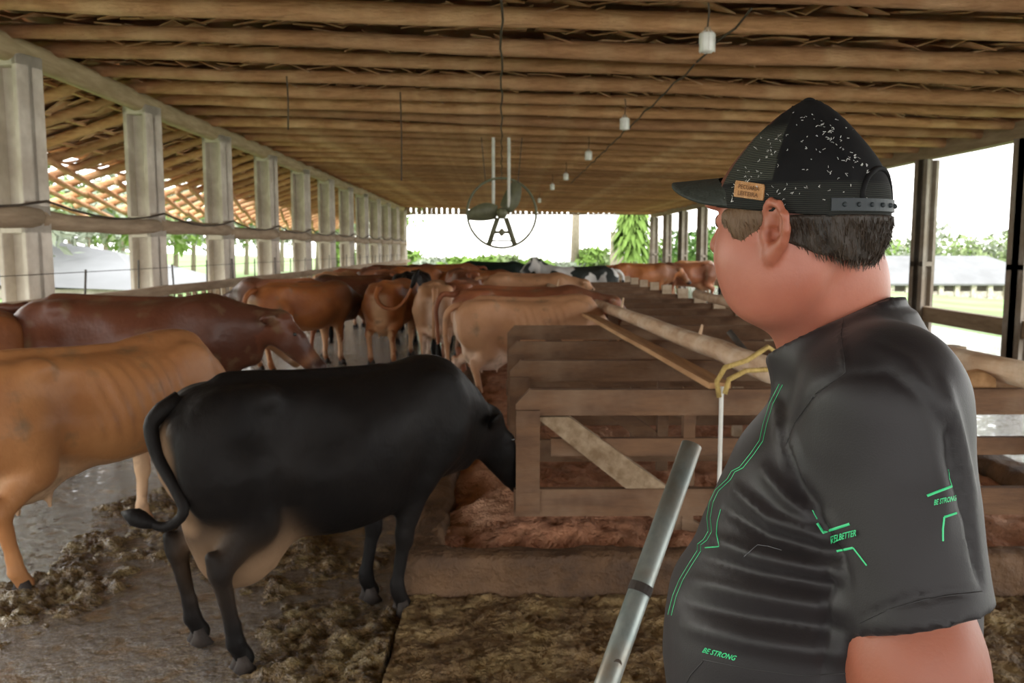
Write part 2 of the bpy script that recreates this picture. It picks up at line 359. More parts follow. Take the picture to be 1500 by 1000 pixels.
def skin(x0, x1, zf, dz, y0, y1):
    return MB().add([(x0, y0, zf(x0)+dz), (x1, y0, zf(x1)+dz), (x1, y1, zf(x1)+dz), (x0, y1, zf(x0)+dz), (x0, y0, zf(x0)+dz+.03), (x1, y0, zf(x1)+dz+.03), (x1, y1, zf(x1)+dz+.03), (x0, y1, zf(x0)+dz+.03)],
        [(3, 2, 1, 0), (4, 5, 6, 7), (0, 1, 5, 4), (1, 2, 6, 5), (2, 3, 7, 6), (3, 0, 4, 7)])
o = skin(XL-.35, XR+1.2, roof_z, .25, ROOF_Y0, YF+.6).build('ceiling', mt['shingle']); tag(o, 'top layer of the barn roof', kind='structure')
# lean-to slope on the left, falling outwards
def lean_z(X): return 3.78-.33*(-X+XL)
V = []; Fc = []; shingles(-7.3, XL-.15, ROOF_Y0, YF+.3, .24, .42, lean_z)
o = mesh_obj('ceiling', V, Fc, mt['shingle']); tag(o, 'shingled underside of the lean-to roof on the left', kind='structure')
o = skin(-7.4, XL-.1, lean_z, .26, ROOF_Y0, YF+.6).build('ceiling', mt['shingle']); tag(o, 'top layer of the left lean-to roof', kind='structure')

# round poles across the ceiling
y = ROOF_Y0+.2; k = 0; ys_p = []
while y < YF: ys_p.append(y); y += .97
ys_p = [q for q in ys_p if q > -4 or int(q) % 2]
proto = []
for v in range(5):
    mb = MB(); n = 14; pts = []; rad = []
    ph = random.uniform(0, 6); 
    for i in range(n+1):
        X = XL-.25+(XR+.75-XL)*i/n; pts.append((X, .035*math.sin(i*.8+ph)+random.uniform(-.012, .012), roof_z(X)-.02+random.uniform(-.014, .014)))
        rad.append(.080+.012*math.sin(i*.33+ph*2)+random.uniform(-.005, .005))
    o = mb.tube(pts, rad, 12, wob=.03).build('roof_pole', mt['pole'], smooth=True); proto.append(o)
for i, y in enumerate(ys_p):
    if i < 5: o = proto[i]
    else: o = proto[i % 5].copy(); COL.objects.link(o)
    o.location.y = y+random.uniform(-.09, .09); o.location.z = random.uniform(-.012, .02); o.rotation_euler.z = random.uniform(-.006, .006)
    near = i-ys_p.index(min(ys_p, key=lambda q: abs(q-7.6)))
    nm = {0: 'nearest round pole across the ceiling, at the top edge of the view', 1: 'second round ceiling pole from the viewer, thick and brown', 2: 'third round ceiling pole from the viewer, yellowish brown', 3: 'fourth round ceiling pole from the viewer, above the nearest bulb cord'}
    tag(o, nm.get(near, 'brown round pole across the middle of the long ceiling' if near < 16 else 'thin looking brown pole across the far end of the ceiling') if near >= 0 else 'round roof pole overhead behind the first seen pole', 'roof pole', 'round poles across the ceiling')
# lean-to rafters and battens
for i, y in enumerate([q for q in ys_p if q > 5]):
    if i == 0:
        mb = MB(); pts = [(XL-.05-t*3.75, .03*math.sin(t*7), lean_z(XL-t*3.75)-.01) for t in np.linspace(0, 1, 8)]
        rf = mb.tube(pts, [.07]*8, 10, wob=.05).build('rafter', mt['pole'], smooth=True); o = rf
    else: o = rf.copy(); COL.objects.link(o)
    o.location.y = y+.3
    tag(o, 'pale round rafter sloping down outside the left posts, nearest ones' if i < 6 else 'pale round rafter of the left lean-to, further down the barn', 'rafter', 'lean-to rafters on the left')
i = 0
for X in (-5.5, -6.1, -6.7, -7.25):
    mb = MB().beam((X, ROOF_Y0+5, lean_z(X)+.07), (X, YF, lean_z(X)+.07), .06, .04)
    o = mb.build('batten', mt['pole_y']); tag(o, ('first', 'second', 'third', 'fourth')[i]+' batten outwards from the left beam under the lean-to shingles', 'batten', 'lean-to battens'); i += 1
# thin loose poles along the open eave, drifting outwards bay by bay
ep = None
for bay in range(11):
    for j in range(6):
        x0 = -6.95-.3*j; y0 = 8.6+bay*3.0-1.2
        if ep is None:
            mb = MB(); ep = mb.tube([(0, 0, 0), (-.35, 1.6, -.115), (-.75, 3.4, -.247)], [.055, .05, .045], 8).build('eave_pole', mt['pole_y'], smooth=True); o = ep
        else: o = ep.copy(); COL.objects.link(o)
        o.location = (x0, y0, lean_z(x0)-.1+.0*j)
        tag(o, 'slim loose pole along the open left eave'+(', between the first two posts' if bay == 0 else ', beyond the second post' if bay < 3 else ', far down the barn'), 'eave pole', 'slim poles along the left eave')

# left plate beam and crossbeam, right beam
mb = MB(); pts = [(XL+.02*math.sin(t*9), y, roof_z(XL)-.17+.015*math.sin(t*15)) for t, y in zip(np.linspace(0, 3, 30), np.linspace(ROOF_Y0+4, YF, 30))]
o = mb.tube(pts, [.135]*30, 14, wob=.02).build('trim_1', mt['beam'], smooth=True); tag(o, 'long greenish round beam on top of the left posts', kind='structure')
mb = MB(); mb.beam((XR, 4, roof_z(XR)-.1), (XR, YF, roof_z(XR)-.1), .2, .26, segs=20, wob=.01)
o = mb.build('trim_2', mt['beam2']); tag(o, 'long brown beam on top of the right posts', kind='structure')
mb = MB(); mb.beam((XR+.05, 4, .50), (XR+.05, YF, .50), .16, .26, segs=20, wob=.01)
o = mb.build('trim_3', mt['beam2']); tag(o, 'low brown rail between the right posts', kind='structure')
mb = MB(); mb.box((XL-.1, YF, roof_z(XL)-.1), (XR+.2, YF+.15, roof_z(XL)+.2)); mb.box((XL, YF-.02, 3.36), (XR+.2, YF+.06, 3.42))
mb.build('trim_4', mt['beam2']); bpy.data.objects['trim_4']['kind'] = 'structure'; bpy.data.objects['trim_4']['label'] = 'rails of the far gable edge'
x = XL; mb = None; fb = None
while x < XR:
    if fb is None: fb = MB().box((-.06, 0, 3.36), (.06, .03, 3.80)).build('fascia_board', mt['beam2']); o = fb
    else: o = fb.copy(); COL.objects.link(o)
    o.location = (x+random.uniform(-.04, .04), YF-.05, 0)
    if random.random() < .45: o.scale.x = 1.7
    tag(o, 'short upright board at the far end of the roof with light in the gaps', 'board', 'short boards under the far roof edge'); x += .26
# left posts
mbp = []
post_ys = [8.9+3.06*i-3.06 for i in range(13)]
def post_mesh(seed):
    mb = MB(); w, d = .18, .17; z0, z1, zt = 1.86, 2.10, 3.58
    # solid web + flanges: recessed panels front and back
    for (a, c) in ((0, z0), (z1, zt)):
        pass
    mb.box((-w, -.035, 0), (w, .035, zt)); 
    for sx_ in (-1, 1):
        x0, x1 = sorted((sx_*w, sx_*(w-.062))); mb.box((x0, -d, 0), (x1, d, zt))
    mb.box((-w, -d, zt-.12), (w, d, zt)); mb.box((-w, -d, z0-.05), (w, d, z1)); mb.box((-w, -d, 0), (w, d, .15))
    return mb
for i, y in enumerate(post_ys):
    if i == 0: o = post_mesh(0).build('concrete_post', mt['concrete']); pp = o; bm_ = o.modifiers.new('bev', 'BEVEL'); bm_.width = .008; bm_.segments = 1; bm_.limit_method = 'ANGLE'
    else: o = pp.copy(); COL.objects.link(o)
    o.location = (XL, y, 0); o.rotation_euler.z = -.25+random.uniform(-.03, .03)
    nm = ['nearest left concrete post, just out of view', 'tall pale concrete post at the far left edge of the view', 'second pale concrete post from the left edge', 'third pale concrete post from the left edge', 'fourth pale concrete post from the left edge', 'fifth pale concrete post from the left edge', 'sixth pale concrete post from the left edge']
    tag(o, nm[i] if i < len(nm) else 'small looking pale concrete post in the far part of the left row', 'post', 'concrete posts along the left side')
# horizontal timber through the left posts, one length per bay
for i in range(len(post_ys)-1):
    y0, y1 = post_ys[i]+.02, post_ys[i+1]-.02
    mb = MB(); zz = 1.97-.02*(i % 2); pts = [(XL+.13, y0+(y1-y0)*t, zz+random.uniform(-.02, .02)) for t in np.linspace(0, 1, 6)]
    o = mb.tube(pts, [.10+random.uniform(-.01, .012) for _ in pts], 9, wob=.05).build('cross_pole', mt['beam2'], smooth=True)
    tag(o, 'rough brown horizontal pole at head height '+('before the first left post' if i == 0 else 'between first and second left posts' if i == 1 else 'between second and third left posts' if i == 2 else 'between distant left posts'), 'pole', 'horizontal poles between the left posts')
mb = MB(); pts = []
for i in range(len(post_ys)-1):
    for t in np.linspace(0, 1, 7)[:-1]: pts.append((XL+.24, post_ys[i]+3.06*t, 2.14-.12*4*t*(1-t)))
o = mb.tube(pts, .014, 5).build('cable', mt['cord']); tag(o, 'dark cable sagging from post to post along the left side', 'cable')
# left fence: rail, pickets and wire rods
mb = MB(); mb.beam((XL+.3, 4, 1.09), (XL+.3, YF, 1.09), .07, .13, segs=30, wob=.008)
fence = empty('picket_fence', (XL+.3, 5, 0)); tag(fence, 'long rail fence with thin pickets along the left side of the alley', 'fence')
o = mb.build('top_rail', mt['beam2']); o.parent = fence; o.matrix_parent_inverse = Matrix.Translation((-(XL+.3), -5, 0))
pk = None; n = 0; y = 5.2
while n < 100:
    if pk is None: pk = MB().box((-.03, -.02, -.02), (.03, .03, 1.04)).build('picket', mt['beam2']); o = pk
    else: o = pk.copy(); COL.objects.link(o)
    o.parent = fence; o.location = (-.05, y-5, 0); o.rotation_euler = (random.uniform(-.03, .07), 0, 0); o.scale.y = random.uniform(.7, 1.3); o.scale.z = .97
    y += .30+.0015*n+random.uniform(-.05, .05); n += 1
rods = []
rd = None
for i in range(22):
    if rd is None: rd = MB().tube([(0, 0, 1.0), (.01, .0, 1.48)], .012, 6).build('wire_rod', mt['iron']); o = rd
    else: o = rd.copy(); COL.objects.link(o)
    o.parent = fence; o.location = (-.08, 4.6+i*1.35+random.uniform(-.2, .2), random.uniform(-.06, .04)); o.rotation_euler = (random.uniform(-.12, .12), random.uniform(-.04, .04), 0)
o = MB().tube([(-.06, 1, 1.40), (-.06, 36, 1.38)], .004, 4).build('wire', mt['iron']); o.parent = fence

# right posts
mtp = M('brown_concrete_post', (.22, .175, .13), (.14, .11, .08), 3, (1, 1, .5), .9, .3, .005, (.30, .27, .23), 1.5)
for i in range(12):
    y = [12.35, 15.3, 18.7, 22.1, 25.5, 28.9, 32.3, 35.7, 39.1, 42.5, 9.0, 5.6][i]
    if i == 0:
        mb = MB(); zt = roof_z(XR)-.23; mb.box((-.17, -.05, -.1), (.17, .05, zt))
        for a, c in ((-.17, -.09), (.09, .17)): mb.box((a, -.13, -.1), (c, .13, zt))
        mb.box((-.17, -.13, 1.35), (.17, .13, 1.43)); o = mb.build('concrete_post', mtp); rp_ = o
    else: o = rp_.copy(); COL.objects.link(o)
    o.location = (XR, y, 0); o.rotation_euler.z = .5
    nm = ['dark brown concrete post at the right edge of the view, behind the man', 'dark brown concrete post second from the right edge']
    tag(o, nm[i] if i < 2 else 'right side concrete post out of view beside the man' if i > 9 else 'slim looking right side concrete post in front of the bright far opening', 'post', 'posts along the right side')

# caged bulbs hanging in a row
for i, (px, py, z) in enumerate(((1036, 60, 3.24), (915, 180, 3.24), (862, 227, 3.24), (829, 258, 3.24), (809, 273, 3.24), (790, 293, 3.3))):
    r_ = ray(px, py); t = (z-CAM_H)/r_[2]; p = np.array([0, 0, CAM_H])+r_*t
    e = empty('caged_bulb', tuple(p)); s = (1, 1, 1)
    MB().tube([(0, 0, .1), (.01, 0, .22), (0, 0, roof_z(p[0])-.08-p[2])], .007, 6).build('cord', mt['cord'], e)
    MB().tube([(0, 0, .06), (0, 0, .10)], [.034, .022], 12).build('socket', mt['beam2'], e, True)
    MB().tube([(0, 0, -.085), (0, 0, -.075), (0, 0, .05), (0, 0, .065)], [.04, .056, .056, .03], 16).build('glass_shade', mt['bulb'], e, True)
    if i < 3:
        mb = MB()
        for a in range(8): an = a*PI/4; mb.tube([(.06*math.cos(an), .06*math.sin(an), -.085), (.06*math.cos(an), .06*math.sin(an), .05), (.02*math.cos(an), .02*math.sin(an), .08)], .003, 5)
        mb.build('cage', mt['tube'], e)
    tag(e, ['nearest white caged bulb, top right of the ceiling', 'second caged bulb from the viewer in the ceiling row', 'third bulb from the viewer in the ceiling row', 'fourth bulb from the viewer in the ceiling row', 'fifth bulb from the viewer in the ceiling row', 'farthest bulb of the ceiling row, beside the big fan'][i], 'ceiling bulb', 'bulbs in a row on the ceiling')
# wiring stapled along the ceiling poles
for nm, x, y0, y1, lab in (('cable', .0, 6.8, 24, 'dark cable stapled across the middle ceiling poles, leading past the fan'), ('cable', 1.93, 6.8, 24, 'dark wire along the ceiling linking the row of bulbs')):
    ys_ = np.linspace(y0, y1, int((y1-y0)/.485)+1)
    o = MB().tube([(x+.012*math.sin(k_*1.7), yy, roof_z(x)-.125+.012*math.cos(k_*PI)) for k_, yy in enumerate(ys_)], .010, 6).build(nm, mt['cord']); tag(o, lab, 'cable')
for px, py0, Y, lab in ((588, 265, 11.2, 'long thin wire hanging from the ceiling left of the fan'), (422, 190, 10.4, 'short thin wire hanging from the ceiling near the left posts')):
    q = P(px, py0, Y); o = MB().tube([(q[0], Y, q[2]), (q[0]+.01, Y, (q[2]+roof_z(q[0]))/2), (q[0], Y, roof_z(q[0])-.05)], .009, 6).build('hanging_wire', mt['cord']); tag(o, lab, 'wire')

# big ceiling fan
fc = P(735, 312, 15.); fan = empty('barn_fan', tuple(fc)); tag(fan, 'large olive ceiling fan with ring guard hanging above the herd', 'fan')
Rf = .60
mb = MB(); th = np.linspace(0, 2*PI, 49)[:-1]
pts = [(Rf*math.cos(a), .04*math.sin(2*a), Rf*math.sin(a)) for a in th]
def torus(pts, r, n=8):
    mb = MB(); k = len(pts); V = []; pts = [Vector(p) for p in pts]
    for i, p in enumerate(pts):
        t = (pts[(i+1) % k]-pts[i-1]).normalized(); a = t.cross(Vector((0, 1, 0))).normalized(); b_ = a.cross(t)
        for j in range(n): V.append(p+a*math.cos(2*PI*j/n)*r+b_*math.sin(2*PI*j/n)*r)
    mb.add(V, [(i*n+j, i*n+(j+1) % n, ((i+1) % k)*n+(j+1) % n, ((i+1) % k)*n+j) for i in range(k) for j in range(n)]); return mb
torus(pts, .022).build('guard_ring', mt['fan'], fan, True)
MB().tube([(0, -.16, 0), (0, -.12, 0), (0, .12, 0), (0, .2, 0)], [.04, .09, .10, .06], 18).build('motor', mt['fan'], fan, True)
def blade(ang):
    mb = MB(); V = []; n = 10
    for i in range(n+1):
        t = i/n; r = .08+t*(Rf-.1); w = .07+.10*math.sin(PI*min(1, t*.75+.2)); tw = .55-.3*t; sw = .12*t*t
        for q in (-1, 1):
            for h in (-.006, .006): V.append((r, q*w*math.sin(tw)+h, q*w*math.cos(tw)+sw))
    Fc = []
    for i in range(n): a = i*4; b_ = a+4; Fc += [(a, b_, b_+2, a+2), (a+1, a+3, b_+3, b_+1), (a, a+1, b_+1, b_), (a+2, b_+2, b_+3, a+3)]
    Fc += [(0, 2, 3, 1), (n*4, n*4+1, n*4+3, n*4+2)]; c_, s_ = math.cos(ang), math.sin(ang)
    mb.add([(x*c_-z*s_, y, x*s_+z*c_) for x, y, z in V], Fc); o = mb.build('blade', mt['fan'], fan, True)
for a in (.88, 3.0): blade(a)
mb = MB()
for sx_ in (-1, 1):
    mb.tube([(sx_*.07, .05, -.08), (sx_*.14, .05, -.28), (sx_*.23, .03, -Rf*.93)], .045, 8)
mb.beam((-.15, .05, -.33), (.15, .05, -.33), .05, .05); mb.beam((-.2, .04, -.48), (.2, .04, -.48), .04, .03); mb.ball((0, .02, -.33), (.05, .05, .07))
mb.build('bracket', mt['fan'], fan, True)
for sx_ in (-.145, .125): MB().tube([(sx_, 0, .08), (sx_, 0, roof_z(0)-fc[2]-.1)], .028, 8).build('hanger_tube', mt['tube'], fan)
for sx_ in (-.35, .35): MB().tube([(sx_*.8, 0, .5), (sx_, 0, roof_z(0)-fc[2]-.1)], .008, 6).build('stay_wire', mt['iron'], fan)

# ------------------------------------------------------------------ stalls
ZR = .95
xs_right = 2.92
def partition(y, x0, first=False, lab='', grp='board stall partitions'):
    e = empty('stall_partition', (x0, y, 0)); L = xs_right-x0; j = lambda a: random.uniform(-a, a)
    ch = .07; th = .045
    mb = MB(); mb.prism([(0, ZR-.13), (0, ZR-ch), (ch, ZR), (L, ZR), (L, ZR-.13)], -th/2, th/2); mb.prism([(.001, ZR-ch-.0), (ch, ZR+.004), (ch+.012, ZR-.006), (.012, ZR-ch-.012)], -th/2-.002, th/2+.002)
    tr = mb.build('top_rail', mt['rail'], e)
    z1 = .44; MB().box((-.01, -th/2, z1-.14), (L, th/2, z1)).build('bottom_rail', mt['rail'], e)
    MB().box((0, -.05, z1-.12 if first else .12), (.12, .04, ZR-.10)).build('end_post', mt['rail'], e)
    if first:
        MB().box((.18, .03, .60), (L, .07, .69)).build('middle_rail', mt['rail'], e)
        mb = MB(); mb.prism([(.10, ZR-.14), (.27, ZR-.14), (.78, z1), (.56, z1)], -.01, .06); mb.build('brace', mt['brace'], e)
        for xx in (.86, 1.62): MB().box((xx, .04, .1), (xx+.06, .1, ZR)).build('middle_post', mt['rail'], e)
        mb = MB(); mb.prism([(1.05, z1+.02), (1.2, z1+.02), (1.75, .14), (1.55, .14)], .03, .08); mb.build('brace', mt['rail'], e)
        mb = MB(); mb.prism([(.62, z1-.12), (.8, z1-.12), (1.15, .12), (.95, .12)], .05, .1); mb.build('brace', mt['rail'], e)
    else:
        MB().box((.12, -.01, .60), (L, .03, .70)).build('middle_rail', mt['rail'], e)
        for xx in (.95, 1.75): MB().box((xx, .022, .1), (xx+.07, .08, ZR-.02)).build('middle_post', mt['rail_end'] if xx > 1 else mt['rail'], e)
        mb = MB(); mb.prism([(.35, ZR-.14), (.5, ZR-.14), (1.0, z1), (.82, z1)], .03, .07); mb.build('brace', mt['rail'], e)
    MB().box((L-.16, -.07, .1), (L, .07, ZR+.09)).build('end_post', mt['rail_end'], e)
    tag(e, lab, 'stall partition', grp)
    return e
ys_s = [4.24, 5.36, 6.48, 7.85]
labs = ['nearest brown stall partition with pale diagonal brace, beside the black cow', 'second stall partition from the front, rising just behind the nearest one', 'third stall partition from the front', 'fourth stall partition, its rail end under the pale cow']
for i, y in enumerate(ys_s): partition(y, .07 if i == 0 else .05, i == 0, labs[i])
for i, y in enumerate([8.95, 10.05, 11.15, 12.25]): partition(y, 1.25, False, 'shortened stall partition to the right of the pale cow, '+('first', 'second', 'third', 'last')[i]+' of these')
for i, y in enumerate([13.4, 14.7, 15.9, 17.1, 18.3, 19.5, 20.7, 21.9, 23.1, 24.3]): partition(y, -.22 if i in (0, 1) else .1, False, 'stall partition beyond the pale cow, crossing below the tan cow' if i < 2 else 'distant stall partition in the far rows')
# poles laid on top of the partitions
def logobj(name, a, b, r0, r1, mat, lab, cat, seg=12, knots=0, wob=.05):
    a = np.array(a); b = np.array(b); mb = MB()
    pts = [a+(b-a)*t+np.array([random.uniform(-.008, .008), 0, random.uniform(-.006, .006)]) for t in np.linspace(0, 1, seg)]
    mb.tube(pts, list(np.linspace(r0, r1, seg)), 12, wob=wob); o = mb.build(name, mat, smooth=True); tag(o, lab, cat)
    for k_ in range(knots):
        t = (k_+.5)/knots; p = a+(b-a)*t; MB().tube([p, p+np.array([.03, 0, r0*.9+.06+.03*(k_ % 2)])], [.018, .008], 6).build('branch_stub', mat, o)
    return o
a = P(1132, 538, 4.35); a[2] = ZR+.075; b_ = P(803, 420, 15.5); b_[2] = ZR+.05
logobj('long_pole', a, b_, .068, .04, mt['log'], 'long peeled pale pole lying lengthwise over the stall partitions', 'pole', 24, 4)
a = P(1055, 556, 4.2); a[2] = ZR+.022; b_ = P(790, 424, 14.8); b_[2] = ZR+.022
o = MB().beam(a, b_, .11, .03, segs=14, wob=.004).build('long_plank', mt['plank']); tag(o, 'long flat orange brown plank beside the peeled pole on the partitions', 'plank')
logobj('long_pole', (2.62, 4.0, ZR+.075), (2.75, 12, ZR+.07), .068, .06, mt['log'], 'pale pole lying along the right ends of the stalls, behind the man', 'pole', 16)
logobj('short_log', P(1442, 563, 4.3), P(1385, 530, 6.0), .06, .06, mt['plank'], 'short orange brown log with its cut end towards the viewer, right of the man', 'log', 6)
e = logobj('long_pole', (3.35, 3.8, .78), (3.5, 14, .78), .08, .06, mt['log'], 'pale pole low beyond the right stall ends', 'pole', 10)
# rope looped round pole and plank ends, thin upright rod
p0 = P(1060, 552, 4.16); p1 = P(1122, 533, 4.3)
mb = MB(); pts = [p0+np.array([-.02, 0, -.10]), p0+np.array([-.035, -.01, -.02]), p0+np.array([0, -.02, .05]), (p0*.5+p1*.5)+np.array([0, -.03, .055]), p1+np.array([.0, -.02, .09]), p1+np.array([.07, 0, .05]), p1+np.array([.05, .02, -.03]), (p0*.5+p1*.5)+np.array([0, -.01, .0]), p0+np.array([.02, -.02, -.01]), p0+np.array([.0, -.03, -.08])]
o = mb.tube(pts, .013, 8).build('rope', mt['rope'], smooth=True); tag(o, 'yellow rope tying the pole and plank ends to the nearest partition', 'rope')
q = P(1057, 570, 4.19); o = MB().tube([(q[0], 4.185, .25), (q[0], 4.19, .97)], .011, 8).build('thin_rod', mt['tube']); tag(o, 'thin pale upright rod tied under the yellow rope', 'rod')
a = P(1068, 485, 5.6); b_ = P(1100, 525, 5.5); o = MB().tube([a, b_, b_+(b_-a)*.8], .022, 8).build('bent_bar', mt['iron'], smooth=True); tag(o, 'short dark bar slanting over the pale pole beside the man\'s neck', 'bar')
# right hand curb
o = rough_box('stall_curb', (3.12, 3.79, -.02), (3.35, 26, .3), (14, 300, 16), mt['curb'], .014, .05, 9); tag(o, 'muddy curb along the right side of the litter bed', 'curb')
# upright galvanised pipe
mtpipe = M('galvanised_pipe', (.34, .38, .36), (.22, .26, .25), 10, (2, 2, .7), .45, .1, .002, (.20, .15, .10), 5, metal=.55)
a = P(1013, 652, 2.3); b_ = P(889, 1000, 1.98); d = (a-b_)/np.linalg.norm(a-b_); c_ = b_-d*((b_[2]-.05)/d[2])
V = []; n = 24; up = Vector(d); s1 = up.cross(Vector((0, 1, 0))).normalized(); s2 = up.cross(s1)
rings = [(c_, .030), (a, .0285), (a, .0245), (a-d*.5, .0245)]
for p, r in rings:
    for j in range(n): V.append(Vector(p)+s1*math.cos(2*PI*j/n)*r+s2*math.sin(2*PI*j/n)*r)
Fc = [(i*n+j, i*n+(j+1) % n, (i+1)*n+(j+1) % n, (i+1)*n+j) for i in range(3) for j in range(n)]+[tuple(range(n-1, -1, -1)), tuple(3*n+j for j in range(n))]
o = mesh_obj('metal_pipe', V, Fc, mtpipe, smooth=True); tag(o, 'leaning grey galvanised pipe with open top end in front of the man', 'pipe')
mb = MB(); kp = a-d*.42; mb.tube([kp-d*.012, kp+d*.012], .031, 16); o2 = mb.build('joint_collar', mt['hoof'], o)
q = Vector(a-d*.6); mb = MB(); mb.tube([q+s2*.025*0+Vector((.0, -.027, 0)), q+Vector((.0, -.031, 0))], .011, 10); mb.build('bolt_hole', mt['cord'], o)

# ------------------------------------------------------------------ outside
mt['leaf'] = [M('hazy_leaves_%d' % i, c, tuple(x*.75 for x in c), 2, rough=1, bs=0) for i, c in enumerate([(.17, .27, .05), (.24, .30, .13), (.09, .18, .035), (.30, .33, .24)])]
mt['trunk'] = M('pale_trunk', (.36, .30, .24), (.26, .2, .15), 4, (4, 4, 1))
def foliage(mb, c, r, n, leaf, flat=1.0):
    for _ in range(n):
        u = rng.normal(size=3); u /= np.linalg.norm(u); rad = rng.uniform(.55, 1.0)**.6
        p = Vector((c[0]+u[0]*r[0]*rad, c[1]+u[1]*r[1]*rad, c[2]+u[2]*r[2]*rad)); a = Vector(rng.normal(size=3)).normalized(); b_ = a.cross(Vector(u+.01)).normalized(); l = leaf*rng.uniform(.6, 1.4)
        mb.add([p-a*l, p-b_*l*.45, p+a*l, p+b_*l*.45, p+a.cross(b_)*l*.12], [(0, 1, 4), (1, 2, 4), (2, 3, 4), (3, 0, 4)])
def tree(x, y, h, r, k, lab, cat='tree', grp=None, n=500, name='tree', tr=.12, leaf=None):
    z0 = ground(x, y)-.1; e = empty(name, (x, y, z0)); mb = MB(); 
    MB().tube([(0, 0, 0), (r*.05, 0, h*.5), (0, .05*r, h*.8)], [tr*h*.25, tr*h*.18, tr*h*.1], 8).build('trunk', mt['trunk'], e, True)
    for q in range(5): foliage(mb, (rng.uniform(-.5, .5)*r, rng.uniform(-.4, .4)*r, h*(.62+rng.uniform(-.12, .2))), (r*.6, r*.6, h*.24), n//5, leaf or r*.1)
    mb.build('crown', mt['leaf'][k], e); tag(e, lab, cat, grp); return e
def bush(x, y, h, r, k, lab, grp, n=620):
    z0 = ground(x, y)-.1; e = empty('bush', (x, y, z0)); mb = MB()
    for q in range(4): foliage(mb, (rng.uniform(-.6, .6)*r, rng.uniform(-.4, .4)*r, h*.5), (r*.6, r*.5, h*.5), n//4, r*.15)
    mb.build('foliage', mt['leaf'][k], e); MB().tube([(0, 0, 0), (0, 0, h*.5)], .06, 6).build('stem', mt['trunk'], e); tag(e, lab, 'bush', grp)
for i in range(11):
    x = -11.5+i*2.3+rng.uniform(-.5, .5); bush(x, 60+rng.uniform(-4, 6), 1.9+rng.uniform(-.4, 1.0)-.07*i, 2.0, [0, 1, 0, 3][i % 4], 'hazy green bush beyond the far end of the barn, left side', 'bushes beyond the far end')
for i in range(9):
    x = 9.5+i*1.9; bush(x, 58+rng.uniform(-4, 8), 1.6+rng.uniform(-.3, .8), 1.8, [1, 3, 0][i % 3], 'hazy pale bush in the far opening behind the pied cow', 'bushes behind the far stalls')
# palm-like dracaena in the opening
def spiky(x, y, h, r, lab):
    z0 = ground(x, y)-.1; e = empty('palm_bush', (x, y, z0)); MB().tube([(0, 0, 0), (0, 0, h*.75)], [.22, .14], 8).build('trunk', mt['trunk'], e, True); mb = MB()
    for i in range(480):
        t = rng.uniform(.22, .95); a = rng.uniform(0, 2*PI); L = r*rng.uniform(.8, 1.15)*(1.1-.5*abs(t-.5)); el = rng.uniform(.1, 1.0); w = .16
        p = Vector((0, 0, h*t)); d1 = Vector((math.cos(a)*math.cos(el), math.sin(a)*math.cos(el), math.sin(el))); q = p+d1*L*.55; e2 = q+Vector((math.cos(a)*.5, math.sin(a)*.5, -.65))*L*.55; s_ = Vector((-math.sin(a), math.cos(a), 0))*w
        mb.add([p-s_*.4, p+s_*.4, q+s_, e2, q-s_], [(0, 1, 2, 4), (4, 2, 3)])
    mb.build('fronds', mt['leaf'][0], e); tag(e, lab, 'palm')
spiky(P(927, 345, 56)[0], 56, 5.0, 1.9, 'round spiky green palm in the far opening, left of the man\'s cap brim')
e = tree(P(842, 330, 64)[0], 64, 12, 2.2, 2, 'tall tree with a pale trunk in the far opening', n=500)
e.children[0].scale = (1.8, 1.8, 1)
o = MB().box((P(895, 345, 62)[0], 62, -1), (P(905, 345, 62)[0]+.4, 62.4, 2.9)).build('old_gatepost', mt['trunk']); tag(o, 'brown gatepost standing left of the spiky palm', 'post')
for i, (px, Y, h) in enumerate(((1000, 50, 3.2), (1016, 46, 3.0), (1035, 48, 3.4), (968, 60, 3.2))):
    bush(P(px, 380, Y)[0], Y, h, 1.1, 2 if i < 3 else 0, 'leafy shrub seen between the far right posts', 'shrubs between the far right posts')
# hazy hills of trees right and left
for i in range(26):
    px = 1120+i*22+rng.uniform(-10, 10); Y = 165+rng.uniform(-15, 40); x = P(px, 380, Y)[0]
    tree(x, Y, 11+rng.uniform(-3, 5), 7.5, [1, 3, 3, 1, 0][i % 5], 'hazy tree on the slope behind the long shed at the right', 'tree', 'trees behind the long shed', n=300, leaf=.75)
for i in range(24):
    Y = 30+i*2.6+rng.uniform(-2, 2); px = -30+i*26; x = P(px, 380, Y)[0]
    tree(x, Y, 3.2+Y*.055+rng.uniform(-.6, .8), 2.3+Y*.02, [3, 1, 3, 0][i % 4], 'pale hazy tree outside beyond the left fence', 'tree', 'trees beyond the left fence', n=300)
# long low shed at the right
Y = 140; xa = P(1150, 400, Y)[0]; xb = P(1560, 400, Y)[0]; zb = 1.65-67*Y/F_PX; ze = 1.65-50*Y/F_PX; zr = 1.65-10*Y/F_PX
sh = empty('long_shed', ((xa+xb)/2, Y, zb)); tag(sh, 'long low farm shed with pale roof out on the meadow at the right', 'shed')
w2 = (xb-xa)/2; mroof = M('pale_sheet_roof', (.17, .165, .16), (.13, .125, .12), .3, rough=.6, bs=0)
mb = MB(); mb.add([(-w2, -1, ze-zb), (w2, -1, ze-zb), (w2-8, 9, zr-zb), (-w2+4, 9, zr-zb), (w2, 19, ze-zb), (-w2, 19, ze-zb), (-w2, -1, ze-zb-.3), (w2, -1, ze-zb-.3), (w2, 19, ze-zb-.3), (-w2, 19, ze-zb-.3)], [(0, 1, 2, 3), (3, 2, 4, 5), (1, 4, 2), (0, 3, 5), (6, 9, 8, 7), (0, 6, 7, 1), (1, 7, 8, 4), (4, 8, 9, 5), (5, 9, 6, 0)]); mb.build('roof', mroof, sh)
